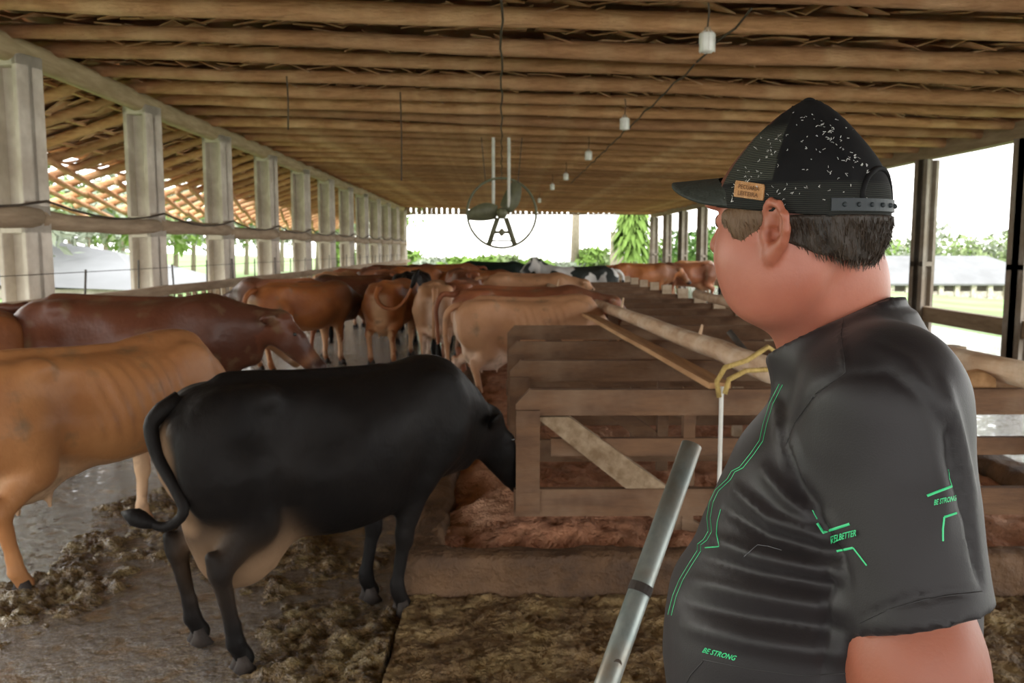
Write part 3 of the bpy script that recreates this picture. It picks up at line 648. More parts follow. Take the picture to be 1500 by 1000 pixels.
MB().box((-w2+1, 3, -.8), (w2-1, 17, ze-zb-.28)).build('wall', mt['concrete_dark'], sh)
mb = MB().box((-w2+1, 0.2, -.9), (w2-1, .5, .6)).build('low_wall', mt['concrete'], sh)
n_ = 16
for i in range(n_+1): MB().box((-w2+1+i*(2*w2-2.8)/n_, -.2, -.9), (-w2+1.8+i*(2*w2-2.8)/n_, .4, ze-zb-.28)).build('column', mt['concrete'], sh)
# pale roofed shed beyond the left fence
Y = 34; x0, x1 = P(-40, 380, Y)[0], P(250, 380, Y)[0]
ls = empty('low_shed', ((x0+x1)/2, Y, ground((x0+x1)/2, Y))); w2 = (x1-x0)/2; tag(ls, 'low shed with bleached white roof outside beyond the left fence', 'shed')
MB().add([(-w2, -2, .6), (w2, -2, .3), (w2*.1, 3, 1.75), (-w2, 3, 2.5), (-w2, 8, .6), (w2, 8, .3)], [(0, 1, 2, 3), (3, 2, 5, 4), (0, 3, 4), (1, 5, 2), (0, 4, 5, 1)]).build('roof', mroof, ls)
MB().box((-w2*.95, -1.5, -.2), (w2*.9, 7.5, .35)).build('wall', mt['concrete'], ls)
# ------------------------------------------------------------------ cows
def coat(name, base, base2, light, dark, white=None, rough=.6, spots=0):
    m, nt, b = node_mat(name)
    c = mix(nt, noise_fac(nt, 2.2, lo=.35, hi=.65), base, base2)
    if spots:
        c = mix(nt, noise_fac(nt, 2.3, lo=.47, hi=.49, detail=1.5), c, (.72, .70, .66))
    for nm, colr in (('light', light), ('dark', dark)):
        a = nt.nodes.new('ShaderNodeAttribute'); a.attribute_name = nm; c = mix(nt, a.outputs['Fac'], c, colr)
    c = mix(nt, noise_fac(nt, 5, lo=.58, hi=.8), c, (.17, .11, .06)) if not white else c
    nt.links.new(c, b.inputs['Base Color']); b.inputs['Roughness'].default_value = rough
    b.inputs['Specular IOR Level'].default_value = .1 if name in ('black_coat', 'dark_coat') else .3
    n1 = bump(nt, b, noise_fac(nt, 130, (1, 1, .35), lo=.2, hi=.8, detail=2), .25, .003); bump(nt, b, noise_fac(nt, 11, lo=.3, hi=.7, detail=2), .25, .012, n1)
    return m
CT = dict(
    black=coat('black_coat', (.006, .005, .0048), (.011, .009, .008), (.25, .155, .09), (.004, .0035, .003), white=1, rough=.55),
    tan=coat('tan_coat', (.44, .20, .075), (.34, .14, .05), (.62, .42, .26), (.22, .10, .045), rough=.5),
    fawn=coat('fawn_coat', (.50, .265, .14), (.40, .195, .095), (.78, .60, .47), (.25, .13, .06), rough=.55),
    red=coat('red_coat', (.145, .05, .025), (.10, .034, .018), (.42, .17, .07), (.045, .018, .012), rough=.4),
    orange=coat('orange_coat', (.42, .15, .045), (.28, .09, .03), (.66, .40, .22), (.03, .018, .013), rough=.5),
    brown=coat('brown_coat', (.32, .11, .045), (.20, .065, .03), (.6, .34, .2), (.06, .03, .02), rough=.5),
    green=coat('dark_coat', (.010, .018, .013), (.015, .025, .018), (.2, .2, .16), (.01, .012, .01), white=1, rough=.5),
    pied=coat('pied_coat', (.02, .026, .022), (.03, .035, .03), (.6, .6, .56), (.02, .02, .02), white=1, spots=1))
TR = smooth_tab([(-.80, .99, .80, .05), (-.76, 1.09, .70, .13), (-.66, 1.155, .62, .19), (-.52, 1.175, .60, .225), (-.40, 1.18, .585, .25), (-.22, 1.155, .54, .285), (0., 1.145, .495, .325), (.2, 1.15, .50, .32), (.38, 1.17, .53, .27), (.54, 1.19, .57, .225), (.68, 1.16, .62, .19), (.80, 1.08, .70, .12), (.86, 1.0, .78, .05)])
def make_cow(neck=(.0, .0), h=.02, legs=None, tail=None, rib=0., hump=0., gut=1., uddr=1., label='', horn=False, head_yaw=0., pale=1., belly=0, sw=1., dk=.5, sock=.75):
    """x forward, y left, z up, feet on z=0.  neck=(nose drop, reach)"""
    s = SDF(np.arange(-1.05, 1.95, h), np.arange(-.62, .62, h), np.arange(-.03, 1.62, h))
    def trunk(x, y, z):
        top = lerp_tab(x, TR, 1); bot = lerp_tab(x, TR, 2); hw = lerp_tab(x, TR, 3)*(1+(gut-1)*np.exp(-((x-.05)/.4)**2))
        cz = bot+(top-bot)*.52; hh = (top-bot)/2
        q = ((np.abs(y)/hw)**2.15+(np.abs(z-cz)/hh)**2.3)**(1/2.2)
        d = (q-1)*np.minimum(hw, hh)*.92
        return np.maximum(d, np.maximum(x-.86, -.80-x))
    s.field(trunk, (-.86, -.45, .4), (.93, .45, 1.28), .04)
    s.cap((-.5, 0, 1.17), (.3, 0, 1.14), .035, .035, .06)                                    # spine
    if hump: s.ell((.5, 0, 1.16), (.24, .09, .06*hump+.02), .08)
    for q in (-1, 1):
        s.ell((-.42, q*.185, 1.115), (.07, .05, .045), .08)                                     # hooks
        s.ell((-.74, q*.10, 1.00), (.055, .045, .06), .05)                                    # pins
        s.ell((.52, q*.19, .93), (.17, .07, .22), .08)                                        # shoulder blade
        s.ell((-.23, q*.36, .98), (.14, .085, .12), .14, sub=True)                            # flank hollow
    L = legs or {}
    for nm, q in (('hl', 1), ('hr', -1)):
        dx, dy = L.get(nm, (0, 0)); y0 = q*.165; y1 = q*.16+dy
        s.ell((-.57, q*.15, .88), (.20, .105, .27), .07)
        s.cap((-.50, y0, .82), (-.47+dx*.3, y0+dy*.3, .60), .15, .10, .07)
        s.cap((-.47+dx*.3, y0+dy*.3, .62), (-.70+dx, y1, .44), .095, .048, .04)
        s.cap((-.735+dx, y1, .50), (-.70+dx, y1, .43), .03, .043, .03)                         # hock point
        s.cap((-.70+dx, y1, .43), (-.655+dx, y1, .20), .043, .031, .02)
        s.cap((-.655+dx, y1, .20), (-.645+dx, y1, .13), .034, .040, .02)
        s.cap((-.645+dx, y1, .12), (-.605+dx, y1, .05), .037, .042, .02)
    for nm, q in (('fl', 1), ('fr', -1)):
        dx, dy = L.get(nm, (0, 0)); y0 = q*.155; y1 = q*.135+dy
        s.cap((.58, q*.15, .86), (.47+dx*.2, y0, .66), .12, .085, .07)
        s.cap((.47+dx*.2, y0, .66), (.49+dx*.8, y1, .40), .078, .046, .04)
        s.ell((.495+dx*.8, y1, .37), (.048, .045, .06), .02)
        s.cap((.49+dx*.8, y1, .36), (.485+dx, y1, .15), .036, .030, .02)
        s.cap((.485+dx, y1, .15), (.49+dx, y1, .12), .036, .037, .02)
        s.cap((.49+dx, y1, .11), (.52+dx, y1, .05), .035, .041, .02)
    if belly: s.ell((.02, 0, .64), (.46, .27, .20), .08); s.ell((-.46, 0, .47), (.20, .165, .185), .05)
    # udder
    if uddr:
        s.ell((-.42, 0, .56), (.21*uddr, .165*uddr, .165*uddr), .05); s.ell((-.58, 0, .62), (.13, .13, .17), .05); s.ell((-.22, 0, .56), (.17, .12, .08), .06)
        for a in (-.50, -.33):
            for q in (-1, 1): s.cap((a, q*.075, .44), (a, q*.08, .37), .022, .013, .02)
    # neck and head
    drop, reach = neck; cy, sy = math.cos(head_yaw), math.sin(head_yaw)
    n0 = np.array([.62, 0, .98]); poll = np.array([1.02+reach, sy*.12, 1.19-drop])
    s.cap(n0, poll, .19, .095, .10); s.cap((.70, 0, .80), poll+(-.06, 0, -.07), .15, .075, .10); s.cap((.62, 0, .70), (.86+reach*.8, sy*.05, .84-drop*.5), .07, .05, .10)
    ang = math.atan2(.36, .40)+min(drop, .5)*.5
    hd = np.array([math.cos(ang)*cy, math.cos(ang)*sy, -math.sin(ang)]); up = np.array([math.sin(ang)*cy, math.sin(ang)*sy, math.cos(ang)]); sd = np.cross(up, hd)
    hp = lambda a, b, c: poll+hd*a+sd*b+up*c
    s.cap(hp(.02, 0, 0), hp(.20, 0, .0), .098, .085, .04); s.cap(hp(.2, 0, -.005), hp(.44, 0, -.01), .078, .056, .04); s.cap(hp(.1, 0, -.08), hp(.38, 0, -.05), .06, .04, .05)
    s.ell(hp(.455, 0, -.015), (.045, .068, .055), .03, np.stack([hd, sd, up], 1)); s.ell(hp(.02, 0, .06), (.05, .07, .04), .03, np.stack([hd, sd, up], 1))
    for q in (-1, 1):
        s.ell(hp(.15, q*.075, .045), (.04, .022, .03), .02, np.stack([hd, sd, up], 1))
        e1 = sd*q*.66-hd*.62-up*.30; e1 /= np.linalg.norm(e1); e2 = np.cross(e1, up); e2 /= np.linalg.norm(e2); e3 = np.cross(e1, e2)
        s.ell(hp(-.035, q*.135, .0), (.098, .020, .052), .02, np.stack([e1, e2, e3], 1))
        if horn: s.cap(hp(-.0, q*.07, .07), hp(.02, q*.14, .16), .022, .008, .015)
    V, Q = s.mesh(); V = relax(V.astype(float), Q, 2)
    x, y, z = V.T
    if rib:
        side = sstep(np.abs(y), .15, .26)*sstep(x, -.22, -.1)*(1-sstep(x, .38, .5))*sstep(z, .62, .8)
        V[:, 1] += np.sign(y)*side*rib*np.sin((x+ .25*z)*2*PI/.085)
        V[:, 1] += -np.sign(y)*.03*rib/.006*np.exp(-((x+.24)/.09)**2-((z-.98)/.10)**2)*(np.abs(y) > .12)
    V += (fnoise(V, 3.)*.012)[:, None]*np.stack([x*0, np.sign(y), x*0+.4], 1)
    light = np.zeros(len(V)); dark = np.zeros(len(V))
    ud = np.exp(-(np.sqrt(((x+.42)/.27)**2+(y/.2)**2+((z-.55+belly*.1)/(.2+belly*.1))**2))**4)*(z < .66)
    light = np.maximum(light, ud*1.2)
    light = np.maximum(light, (1-sstep(x, -.72, -.52))*(1-sstep(np.abs(y), .05, .15))*sstep(z, .5, .6)*(1-sstep(z, .98, 1.06))*.8)       # escutcheon
    light = np.maximum(light, (1-sstep(z, .5, .66))*(np.abs(y) < .2)*(x > -.3)*(x < .45)*.5*pale)
    light = np.maximum(light, (np.abs(y) < .17)*(1-sstep(z, .45, .62))*sstep(z, .07, .14)*sock*pale)
    hx = (V-poll)@hd
    inh = (hx > -.02)*(x > .9+reach*.7)
    dark = np.maximum(dark, inh*sstep(hx, .33, .42)); dark = np.maximum(dark, inh*.5*sstep(hx, .0, .2))
    light = np.maximum(light, pale*inh*np.exp(-((hx-.36)/.035)**2)*.7)
    dark = np.maximum(dark, (1-sstep(z, .05, .22))*.45)
    dark = np.maximum(dark, dk*sstep(x, .1, .8)*(1-inh)*sstep(z, .5, .7))
    dark = np.maximum(dark, dk*.5*sstep(fnoise(V, 1.6, 5.), .0, .35)*sstep(z, .5, .7)*(x < .6))
    me = bpy.data.meshes.new('cow'); me.from_pydata([tuple(v) for v in V], [], [tuple(int(i) for i in f) for f in Q])
    me.polygons.foreach_set('use_smooth', [True]*len(me.polygons)); attr(me, 'light', np.clip(light, 0, 1)); attr(me, 'dark', np.clip(dark, 0, 1)); me.update()
    parts = []
    tl = tail or [(-.80, 0, 1.09), (-.88, 0, 1.0), (-.89, .01, .8), (-.87, .02, .6), (-.86, .02, .45)]
    mb = MB(); tp = [Vector(p) for p in tl]; pts = []
    for i in range(len(tp)-1):
        a, b_, c_, d_ = tp[max(i-1, 0)], tp[i], tp[i+1], tp[min(i+2, len(tp)-1)]
        for t in (0, .25, .5, .75): pts.append(.5*((2*b_)+(c_-a)*t+(2*a-5*b_+4*c_-d_)*t*t+(3*b_-a-3*c_+d_)*t**3))
    pts.append(tp[-1]); n = len(pts); pts.insert(0, Vector((-.70, 0, 1.11)))
    mb.tube(pts, [.045]+[.036-.020*i/n for i in range(n)], 10); parts.append(('tail', mb, 0))
    mb = MB(); d_ = (pts[-1]-pts[-2]).normalized(); e = pts[-1]
    mb.tube([e-d_*.05, e+d_*.03*sw, e+d_*.10*sw, e+d_*.17*sw, e+d_*.24*sw], [.016, .033, .038, .026, .006], 10, wob=.12); parts.append(('tail_switch', mb, 1))
    for nm, q, bx, by in (('hl', 1, -.605, .16), ('hr', -1, -.605, .16), ('fl', 1, .52, .135), ('fr', -1, .52, .135)):
        dx, dy = L.get(nm, (0, 0)); X, Y = bx+dx, q*by+dy; mb = MB()
        for w in (-1, 1): mb.tube([(X-.03, Y+w*.021, .0), (X-.012, Y+w*.021, .04), (X-.02, Y+w*.018, .075)], [.036, .033, .026], 10)
        V2 = [(vx+(.035 if vz < .03 and vx > X-.02 else 0)*(1-vz/.05), vy, max(vz, 0)) for vx, vy, vz in mb.V]; mb.V = V2; parts.append(('hoof', mb, 2))
    for q in (-1, 1): mb = MB().ball(tuple(hp(.155, q*.094, .05)), .014, 8); parts.append(('eye', mb, 3))
    lib = []
    for nm, mb, k in parts:
        m2 = bpy.data.meshes.new(nm); m2.from_pydata(mb.V, [], mb.F); m2.polygons.foreach_set('use_smooth', [True]*len(m2.polygons)); m2.update(); lib.append((nm, m2, k))
    return me, lib
def put_cow(model, x, y, head, scale, c, label, group=None, parts=True, z=0.):
    me, lib = model; o = bpy.data.objects.new('cow', me); COL.objects.link(o)
    if not me.materials: me.materials.append(CT[c])
    o.material_slots[0].link = 'OBJECT'; o.material_slots[0].material = CT[c]
    o.location = (x, y, z); o.rotation_euler = (0, 0, math.radians(head)); o.scale = scale if hasattr(scale, '__len__') else (scale,)*3
    tag(o, label, 'cow', group)
    for nm, m2, k in lib:
        if not parts and nm in ('eye',): continue
        p = bpy.data.objects.new(nm, m2); COL.objects.link(p); p.parent = o
        if not m2.materials: m2.materials.append(mt['hoof'])
        p.material_slots[0].link = 'OBJECT'; p.material_slots[0].material = CT[c] if k == 0 else (CT['black'] if k == 1 else mt['hoof'] if k == 2 else mt['eye'])
    return o
cA = make_cow((.36, -.06), .015, legs=dict(hl=(.02, .02), hr=(.08, -.03), fl=(-.22, -.02), fr=(-.18, 0)), tail=[(-.78, 0, 1.08), (-.825, 0, 1.02), (-.81, -.04, .90), (-.77, -.13, .78), (-.76, -.17, .70), (-.82, -.13, .645), (-.88, -.06, .66)], gut=1.08, uddr=1.2, pale=0, belly=1, sw=.5)
put_cow(cA, -.76, 3.65, 38, (.88, .93, .96), 'black', 'big black cow in the foreground with its head down behind the nearest stall partition')
cB = make_cow((.42, -.02), .016, dk=.35, legs=dict(hl=(.02, .0), hr=(.05, -.03), fl=(-.08, 0), fr=(.03, 0)), rib=.007, hump=.6)
put_cow(cB, -2.21, 4.55, 62, .96, 'tan', 'bony tan cow with pale udder at the left, just behind the black cow')
cC = make_cow((.20, .05), .018, sock=.25, legs=dict(hl=(.1, 0), fr=(.1, 0)), tail=[(-.80, 0, 1.10), (-.90, 0, 1.10), (-.97, -.05, .95), (-.96, -.06, .75), (-.95, -.06, .5)])
put_cow(cC, -2.95, 6.75, 4, 1.08, 'red', 'dark red brown cow side on by the left fence, facing right with its head low')
put_cow(cC, -4.05, 5.9, 70, 1.0, 'orange', 'orange cow mostly cut off at the far left edge, behind the dark red cow')
cF = make_cow((.34, .02), .024, dk=.9, legs=dict(hl=(.06, 0), fr=(.05, 0)), head_yaw=.0)
put_cow(cF, -2.78, 11.9, 52, (1.05, 1.05, 1.0), 'orange', 'orange brown cow with a black neck, seen from behind beyond the dark red cow')
cG = make_cow((.25, .02), .024, tail=[(-.80, 0, 1.09), (-.88, 0, .98), (-.92, -.10, .86), (-.94, -.28, .84), (-.93, -.42, .98), (-.92, -.5, 1.16)])
put_cow(cG, -1.62, 12.75, 82, (1.0, 1.05, 1.0), 'orange', 'orange and white cow seen from behind swinging its tail up to the right')
put_cow(cF, -1.62, 15.4, 86, 1.05, 'black', 'black cow mostly hidden behind the cow swinging its tail')
put_cow(cF, -.92, 12.0, 93, 1.0, 'fawn', 'fawn cow seen from behind with a long pale udder, left of the stalls')
put_cow(cF, -.62, 12.9, 84, 1.0, 'brown', 'brown cow half hidden behind the fawn cow with the long udder')
cK = make_cow((.48, .02), .018, dk=.25, rib=.006, legs=dict(hl=(-.05, .03), hr=(.12, 0)), uddr=1.12, hump=.3)
put_cow(cK, .25, 9.1, 8, .96, 'fawn', 'pale fawn cow with ribs and a big udder stepping into the stalls', z=.0)
put_cow(cC, .22, 10.05, 5, 1.02, 'brown', 'brown cow standing just behind the pale fawn cow, only tail, leg and back seen')
put_cow(cF, -3.42, 13.4, 160, 1.0, 'brown', 'brown cow by the left fence behind the orange brown one, facing left')
put_cow(cF, -2.55, 15.3, 190, 1.0, 'red', 'dark cow facing left beyond the orange brown cow')
put_cow(cF, -3.25, 6.9+1.55, 28, .92, 'fawn', 'small fawn cow showing pale legs under the dark red cow\'s head')
k = 0
FAR = [(-3.4, 17.6, 75, 'fawn'), (-2.6, 18.0, 120, 'brown'), (-1.9, 18.4, 60, 'orange'), (-3.3, 20.2, 20, 'brown'), (-1.9, 20.6, 170, 'orange'), (-.75, 16.6, 100, 'brown'), (-.6, 19.0, 10, 'orange'), (-2.9, 23.0, 0, 'red'), (-1.4, 22.8, 185, 'brown'), (-2.2, 25.6, 10, 'orange')]
fl_ = ['fawn cow walking away by the left fence in the far herd', 'brown cow turned left in the middle of the far herd', 'orange cow at the front right of the far herd', 'brown cow side on by the fence deep in the far herd', 'orange cow facing left deep in the far herd', 'brown cow standing just past the tail swinging cow, right of the black one', 'orange cow side on where the far herd meets the stalls', 'dark red cow side on at the back of the far herd by the fence', 'brown cow facing left at the back of the far herd', 'last orange cow at the very back of the far herd']
for (x, y, a, c), lb in zip(FAR, fl_): put_cow(cF if k % 2 else cC, x, y, a, 1.0+.03*(k % 3), c, lb, 'cows in the far herd', parts=False); k += 1
put_cow(cC, -.35, 23.6, 2, (1.15, 1, 1.1), 'green', 'dark greenish black cow side on far down the barn, above the tan cow', parts=False)
put_cow(cC, .45, 15.6, 5, (1.0, 1, 1.02), 'fawn', 'tan cow in the middle stalls, only its rounded rump and back showing')
cO = make_cow((-.10, -.05), .028, horn=True, head_yaw=.25)
put_cow(cO, 1.75, 18.9, 178, (1.05, 1, 1.07), 'pied', 'black and white cow with its head raised, facing left over the middle stalls')
put_cow(cC, 3.95, 24.5, 8, (1.1, 1, 1.05), 'orange', 'orange brown cow far right behind the stalls, facing right', parts=False)
put_cow(cF, 5.6, 25.5, 175, 1.05, 'brown', 'brown cow at the far right beside the slim posts', parts=False)
put_cow(cF, 6.6, 29.5, 20, 1.05, 'tan', 'tan cow at the far right edge of the herd near the man\'s face', parts=False)
# ------------------------------------------------------------------ the man
def frame(al):
    a = math.radians(al); return np.array([-math.cos(a), math.sin(a), 0]), np.array([-math.sin(a), -math.cos(a), 0]), np.array([0, 0, 1.])
BF, BL, BU = frame(25); HF, HL, HU = frame(45)
YT = 1.22
Hc = P(1166, 300, 1.13)
hq = lambda f, l, u: Hc+HF*f+HL*l+HU*u
HR = np.stack([HF, HL, HU], 1); BR = np.stack([BF, BL, BU], 1)
def cdepth(p): return float((np.array(p)-[0, 0, CAM_H])@_F)
rows = [(436, 1222, 1312, .085), (450, 1205, 1325, .125), (470, 1180, 1345, .155), (490, 1155, 1362, .180), (510, 1142, 1378, .198), (540, 1128, 1398, .21), (570, 1112, 1415, .22), (600, 1090, 1428, .225), (650, 1058, 1443, .235), (700, 1036, 1448, .24), (750, 1018, 1446, .243), (800, 998, 1442, .246), (850, 982, 1440, .25), (900, 973, 1440, .252), (950, 971, 1440, .252), (1000, 975, 1440, .25), (1080, 990, 1438, .242), (1180, 1010, 1440, .235)]
rows = [(py, xl+(0 if py < 520 else 20 if py < 820 else 8), xr-(0 if py < 520 else 18 if py < 600 else 27), b_) for py, xl, xr, b_ in rows]
ca, sa = math.cos(math.radians(25)), math.sin(math.radians(25)); TT = []
for py, xl, xr, b_ in rows:
    c = P((xl+xr)/2, py, YT); half = (xr-xl)/2*cdepth(c)/F_PX; bb = min(b_, half*1.6)
    a_ = math.sqrt(max(half**2-(bb*sa)**2, (.5*half)**2))/ca; TT.append((c[2], c[0], a_, bb))
TT.sort(); TT = smooth_tab(TT, 120)
def torso_fn(infl):
    def fn(x, y, z):
        cx = lerp_tab(z, TT, 1); a = lerp_tab(z, TT, 2)+infl; b_ = lerp_tab(z, TT, 3)+infl
        dx = x-cx; dy = y-YT; f = dx*BF[0]+dy*BF[1]; l = dx*BL[0]+dy*BL[1]
        q = ((np.abs(f)/a)**2.25+(np.abs(l)/b_)**2.25)**(1/2.25)
        return np.maximum((q-1)*np.minimum(a, b_)*.9, z-(TT[-1, 0]+infl)) + 0*x
    return fn
sh = P(1294, 592, 1.03); hem = P(1353, 905, .95); elb = P(1362, 1085, .93)
# far arm, mirrored roughly through the torso
cT = np.array([np.interp(1.45, TT[:, 0], TT[:, 1]), YT, 0])
def mirror(p): d = np.array(p)-cT; l = d[:2]@BL[:2]; q = np.array(p, float); q[:2] -= 2*l*BL[:2]; return q
zT = np.concatenate([np.arange(-.02, .62, .02), np.arange(.62, 1.36, .009), np.arange(1.36, 1.80, .0042)])
s = SDF(np.concatenate([np.arange(-.1, .19, .009), np.arange(.19, .56, .0045), np.arange(.56, 1.05, .009)]), np.concatenate([np.arange(.62, .95, .009), np.arange(.95, 1.32, .0045), np.arange(1.32, 1.95, .009)]), zT)
_tf = torso_fn(-.016)
s.field(lambda x, y, z: np.maximum(_tf(x, y, z), np.maximum(z-1.455, .90-z)), (.0, .85, .84), (.95, 1.6, 1.5), .03)
# legs inside the trousers
hipz = .90; hip = np.array([np.interp(1.0, TT[:, 0], TT[:, 1])+.02, YT, 0])
for q in (-1, 1):
    h0 = hip+BL*q*.11; s.cap(h0+(0, 0, .88), h0+(0, 0, .5), .10, .065, .03); s.cap(h0+(0, 0, .5), h0+(0, 0, .1), .065, .045, .03); s.cap(h0+(0, 0, .06), h0+BF*.14+(0, 0, .04), .04, .03, .03)
# neck
s.cap(P(1228, 500, 1.19), P(1205, 350, 1.145), .074, .067, .03); s.cap(P(1200, 490, 1.17), P(1150, 405, 1.13), .050, .050, .045)
s.ell(P(1236, 412, 1.15), (.042, .05, .045), .04)
# skull and face
s.ell(hq(-.008, 0, .0), (.101, .081, .095), .02, HR)
s.ell(hq(.045, .034, -.062), (.048, .045, .058), .03, HR); s.ell(hq(.045, -.034, -.062), (.048, .045, .058), .03, HR)
s.ell(hq(.052, 0, -.108), (.038, .046, .028), .03, HR); s.ell(hq(.02, .010, -.128), (.045, .05, .03), .04, HR)
s.ell(hq(.0, .048, -.085), (.06, .034, .05), .04, HR); s.ell(hq(.0, -.048, -.085), (.06, .034, .05), .04, HR)
for q in (-1, 1):
    s.ell(hq(.088, q*.04, .003), (.018, .03, .010), .015, HR)                    # brow
    s.ell(hq(.102, q*.036, -.020), (.018, .022, .013), .012, HR, sub=True)       # socket
    s.ell(hq(.080, q*.035, -.020), (.016, .017, .012), .006, HR)                 # lids
s.cap(hq(.094, 0, -.012), hq(.112, 0, -.052), .010, .014, .012); s.ell(hq(.10, .014, -.056), (.013, .009, .009), .008, HR); s.ell(hq(.10, -.014, -.056), (.013, .009, .009), .008, HR)
s.ell(hq(.088, 0, -.083), (.014, .026, .006), .006, HR); s.ell(hq(.087, 0, -.095), (.014, .022, .007), .006, HR)
# ears
for q in (1, -1):
    eo = lambda f, l, u: hq(f, q*l, u)
    ER = np.stack([HF*.93+HL*q*-.36, HL*q*.93+HF*.36, HU], 1)
    s.ell(eo(-.020, .088, -.036), (.021, .009, .032), .010, ER)
    rim = [(-.004, .083, -.022), (-.004, .088, -.008), (-.014, .096, .000), (-.027, .101, -.004), (-.037, .103, -.018), (-.038, .101, -.034), (-.030, .096, -.050), (-.018, .089, -.062)]
    for a, b_ in zip(rim[:-1], rim[1:]): s.cap(eo(*a), eo(*b_), .0052, .0052, .004)
    s.ell(eo(-.012, .088, -.065), (.010, .0065, .012), .008, ER)                 # lobe
    s.ell(eo(-.019, .104, -.030), (.0135, .016, .021), .004, ER, sub=True)        # concha
    s.cap(eo(-.028, .093, -.014), eo(-.029, .092, -.044), .0035, .0035, .004); s.ell(eo(-.013, .094, -.040), (.008, .016, .010), .003, ER, sub=True)
    s.cap(eo(-.002, .086, -.036), eo(-.004, .088, -.046), .006, .005, .004)      # tragus
# arms and hands
def arm(sh, el, wr, q, mir=False):
    s.cap(sh, el, .056, .064, .05); s.ell(sh*.2+el*.8, (.068, .066, .08), .04)
    s.cap(el, el*.6+wr*.4, .062, .054, .04); s.cap(el*.6+wr*.4, wr, .054, .031, .03)
    d = (wr-el)/np.linalg.norm(wr-el); side = np.cross(d, BL); side /= np.linalg.norm(side); nrm = np.cross(side, d)
    pr = np.stack([d, side, nrm], 1); s.ell(wr+d*.055, (.055, .042, .018), .02, pr)
    for i, (o_, L_) in enumerate(((-.032, .068), (-.011, .076), (.010, .072), (.029, .056))):
        p0 = wr+d*.075+side*o_; p1 = wr+d*.10+side*o_*1.1; cur = p1; dr = d.copy()
        s.cap(p0, p1, .010, .0095, .008)
        for k_ in range(3):
            dr = dr*math.cos(.28)+nrm*-math.sin(.28)*(1); dr /= np.linalg.norm(dr); nx_ = cur+dr*L_/3*1.05; s.cap(cur, nx_, .0092-.0008*k_, .0086-.0008*k_, .003); cur = nx_
    t0 = wr+d*.02-side*.03; t1 = t0+d*.035-side*.022-nrm*.01; t2 = t1+d*.034-side*.003-nrm*.008; s.cap(t0, t1, .014, .011, .012); s.cap(t1, t2, .011, .009, .004)
wr = elb+np.array([-.07, .05, -.235]); arm(sh, elb, wr, 1)
shm = mirror(sh)-np.array([0, 0, .05]); elm, wrm = mirror(elb), mirror(wr); arm(shm, elm, wrm, -1, True)
V, Q = s.mesh(); V = relax(V.astype(float), Q, 1)
ms, nt, b = node_mat('skin')
c = mix(nt, noise_fac(nt, 9, lo=.3, hi=.7), (.42, .155, .10), (.34, .11, .068)); c = mix(nt, noise_fac(nt, 40, lo=.66, hi=.74), c, (.33, .12, .08))
a = nt.nodes.new('ShaderNodeAttribute'); a.attribute_name = 'red'; c = mix(nt, a.outputs['Fac'], c, (.27, .075, .035)); nt.links.new(c, b.inputs['Base Color'])
b.inputs['Roughness'].default_value = .48; b.inputs['Subsurface Weight'].default_value = .15; b.inputs['Subsurface Radius'].default_value = (.02, .008, .004); b.inputs['Subsurface Scale'].default_value = .5
bump(nt, b, noise_fac(nt, 160, lo=.2, hi=.8, detail=3), .12, .002)
man = mesh_obj('person', V, Q, ms, smooth=True)
he = (V-Hc); ef = he@HF; el_ = he@HL; eu = he[:, 2]
attr(man.data, 'red', np.clip(np.exp(-(((ef+.02)/.03)**2+((eu+.035)/.04)**2))*(np.abs(el_) > .085)*.9+.8*(V[:, 2] < 1.35), 0, 1))
tag(man, 'man in black cap and dark t-shirt seen from behind, looking towards the cows', 'person')
for q in (-1, 1): MB().ball(tuple(hq(.086, q*.035, -.020)), .012, 10).build('eye', mt['eye'], man, True)

# camera-side surface lookups for printed marks: returns a point on the cloth and its normal
def bvh_of(o): me = o.data; return BVHTree.FromPolygons([v.co.copy() for v in me.vertices], [tuple(p.vertices) for p in me.polygons])
def hit(bv, px, py):
    r = Vector(ray(px, py)).normalized(); p, n, i, d = bv.ray_cast(Vector((0, 0, CAM_H)), r)
    if p is None: return None
    return p, (n if n.dot(r) < 0 else -n)
def densify(pl, step=3.):
    out = []
    for (a, b_), (c, d) in zip(pl[:-1], pl[1:]):
        k_ = max(1, int(math.hypot(c-a, d-b_)/step))
        for i in range(k_): out.append((a+(c-a)*i/k_, b_+(d-b_)*i/k_))
    return out+[pl[-1]]

# t-shirt
SH_TOP0, SH_TOP1 = P(1147, 514, 1.15), P(1308, 432, 1.22)
s = SDF(np.arange(.08, .96, .0062), np.arange(.72, 1.75, .0068), np.arange(.78, 1.66, .0062))
s.field(torso_fn(.006), (.0, .75, .80), (1.05, 1.7, 1.56), .05)
s.cap(P(1230, 505, 1.18), P(1218, 425, 1.165), .098, .089, .05)     # towards the collar
for A, B in ((sh, hem), (shm, mirror(hem)-np.array([0, 0, .05]))):
    s2 = SDF(*s.ax); s2.ell(A, (.088, .088, .092), .055); ax = (B-A); L_ = np.linalg.norm(ax); ax = ax/L_; s2.cap(A, A+ax*(L_+.10), .089, .075, .045)
    nn = ax+(np.array([.13, 0, 0]) if A is sh else 0); nn /= np.linalg.norm(nn); g = (s.ax[0][:, None, None], s.ax[1][None, :, None], s.ax[2][None, None, :])
    c_ = (g[0]-B[0])*nn[0]+(g[1]-B[1])*nn[1]+(g[2]-B[2])*nn[2]
    s2.d = np.maximum(s2.d, c_).astype(np.float32); s.comb((slice(None),)*3, s2.d, .035)
zh = .86; sl, g = s.win((0, .7, .7), (1.1, 1.8, .95)); s.d[sl] = np.maximum(s.d[sl], zh-g[2]+0*g[0]+0*g[1])
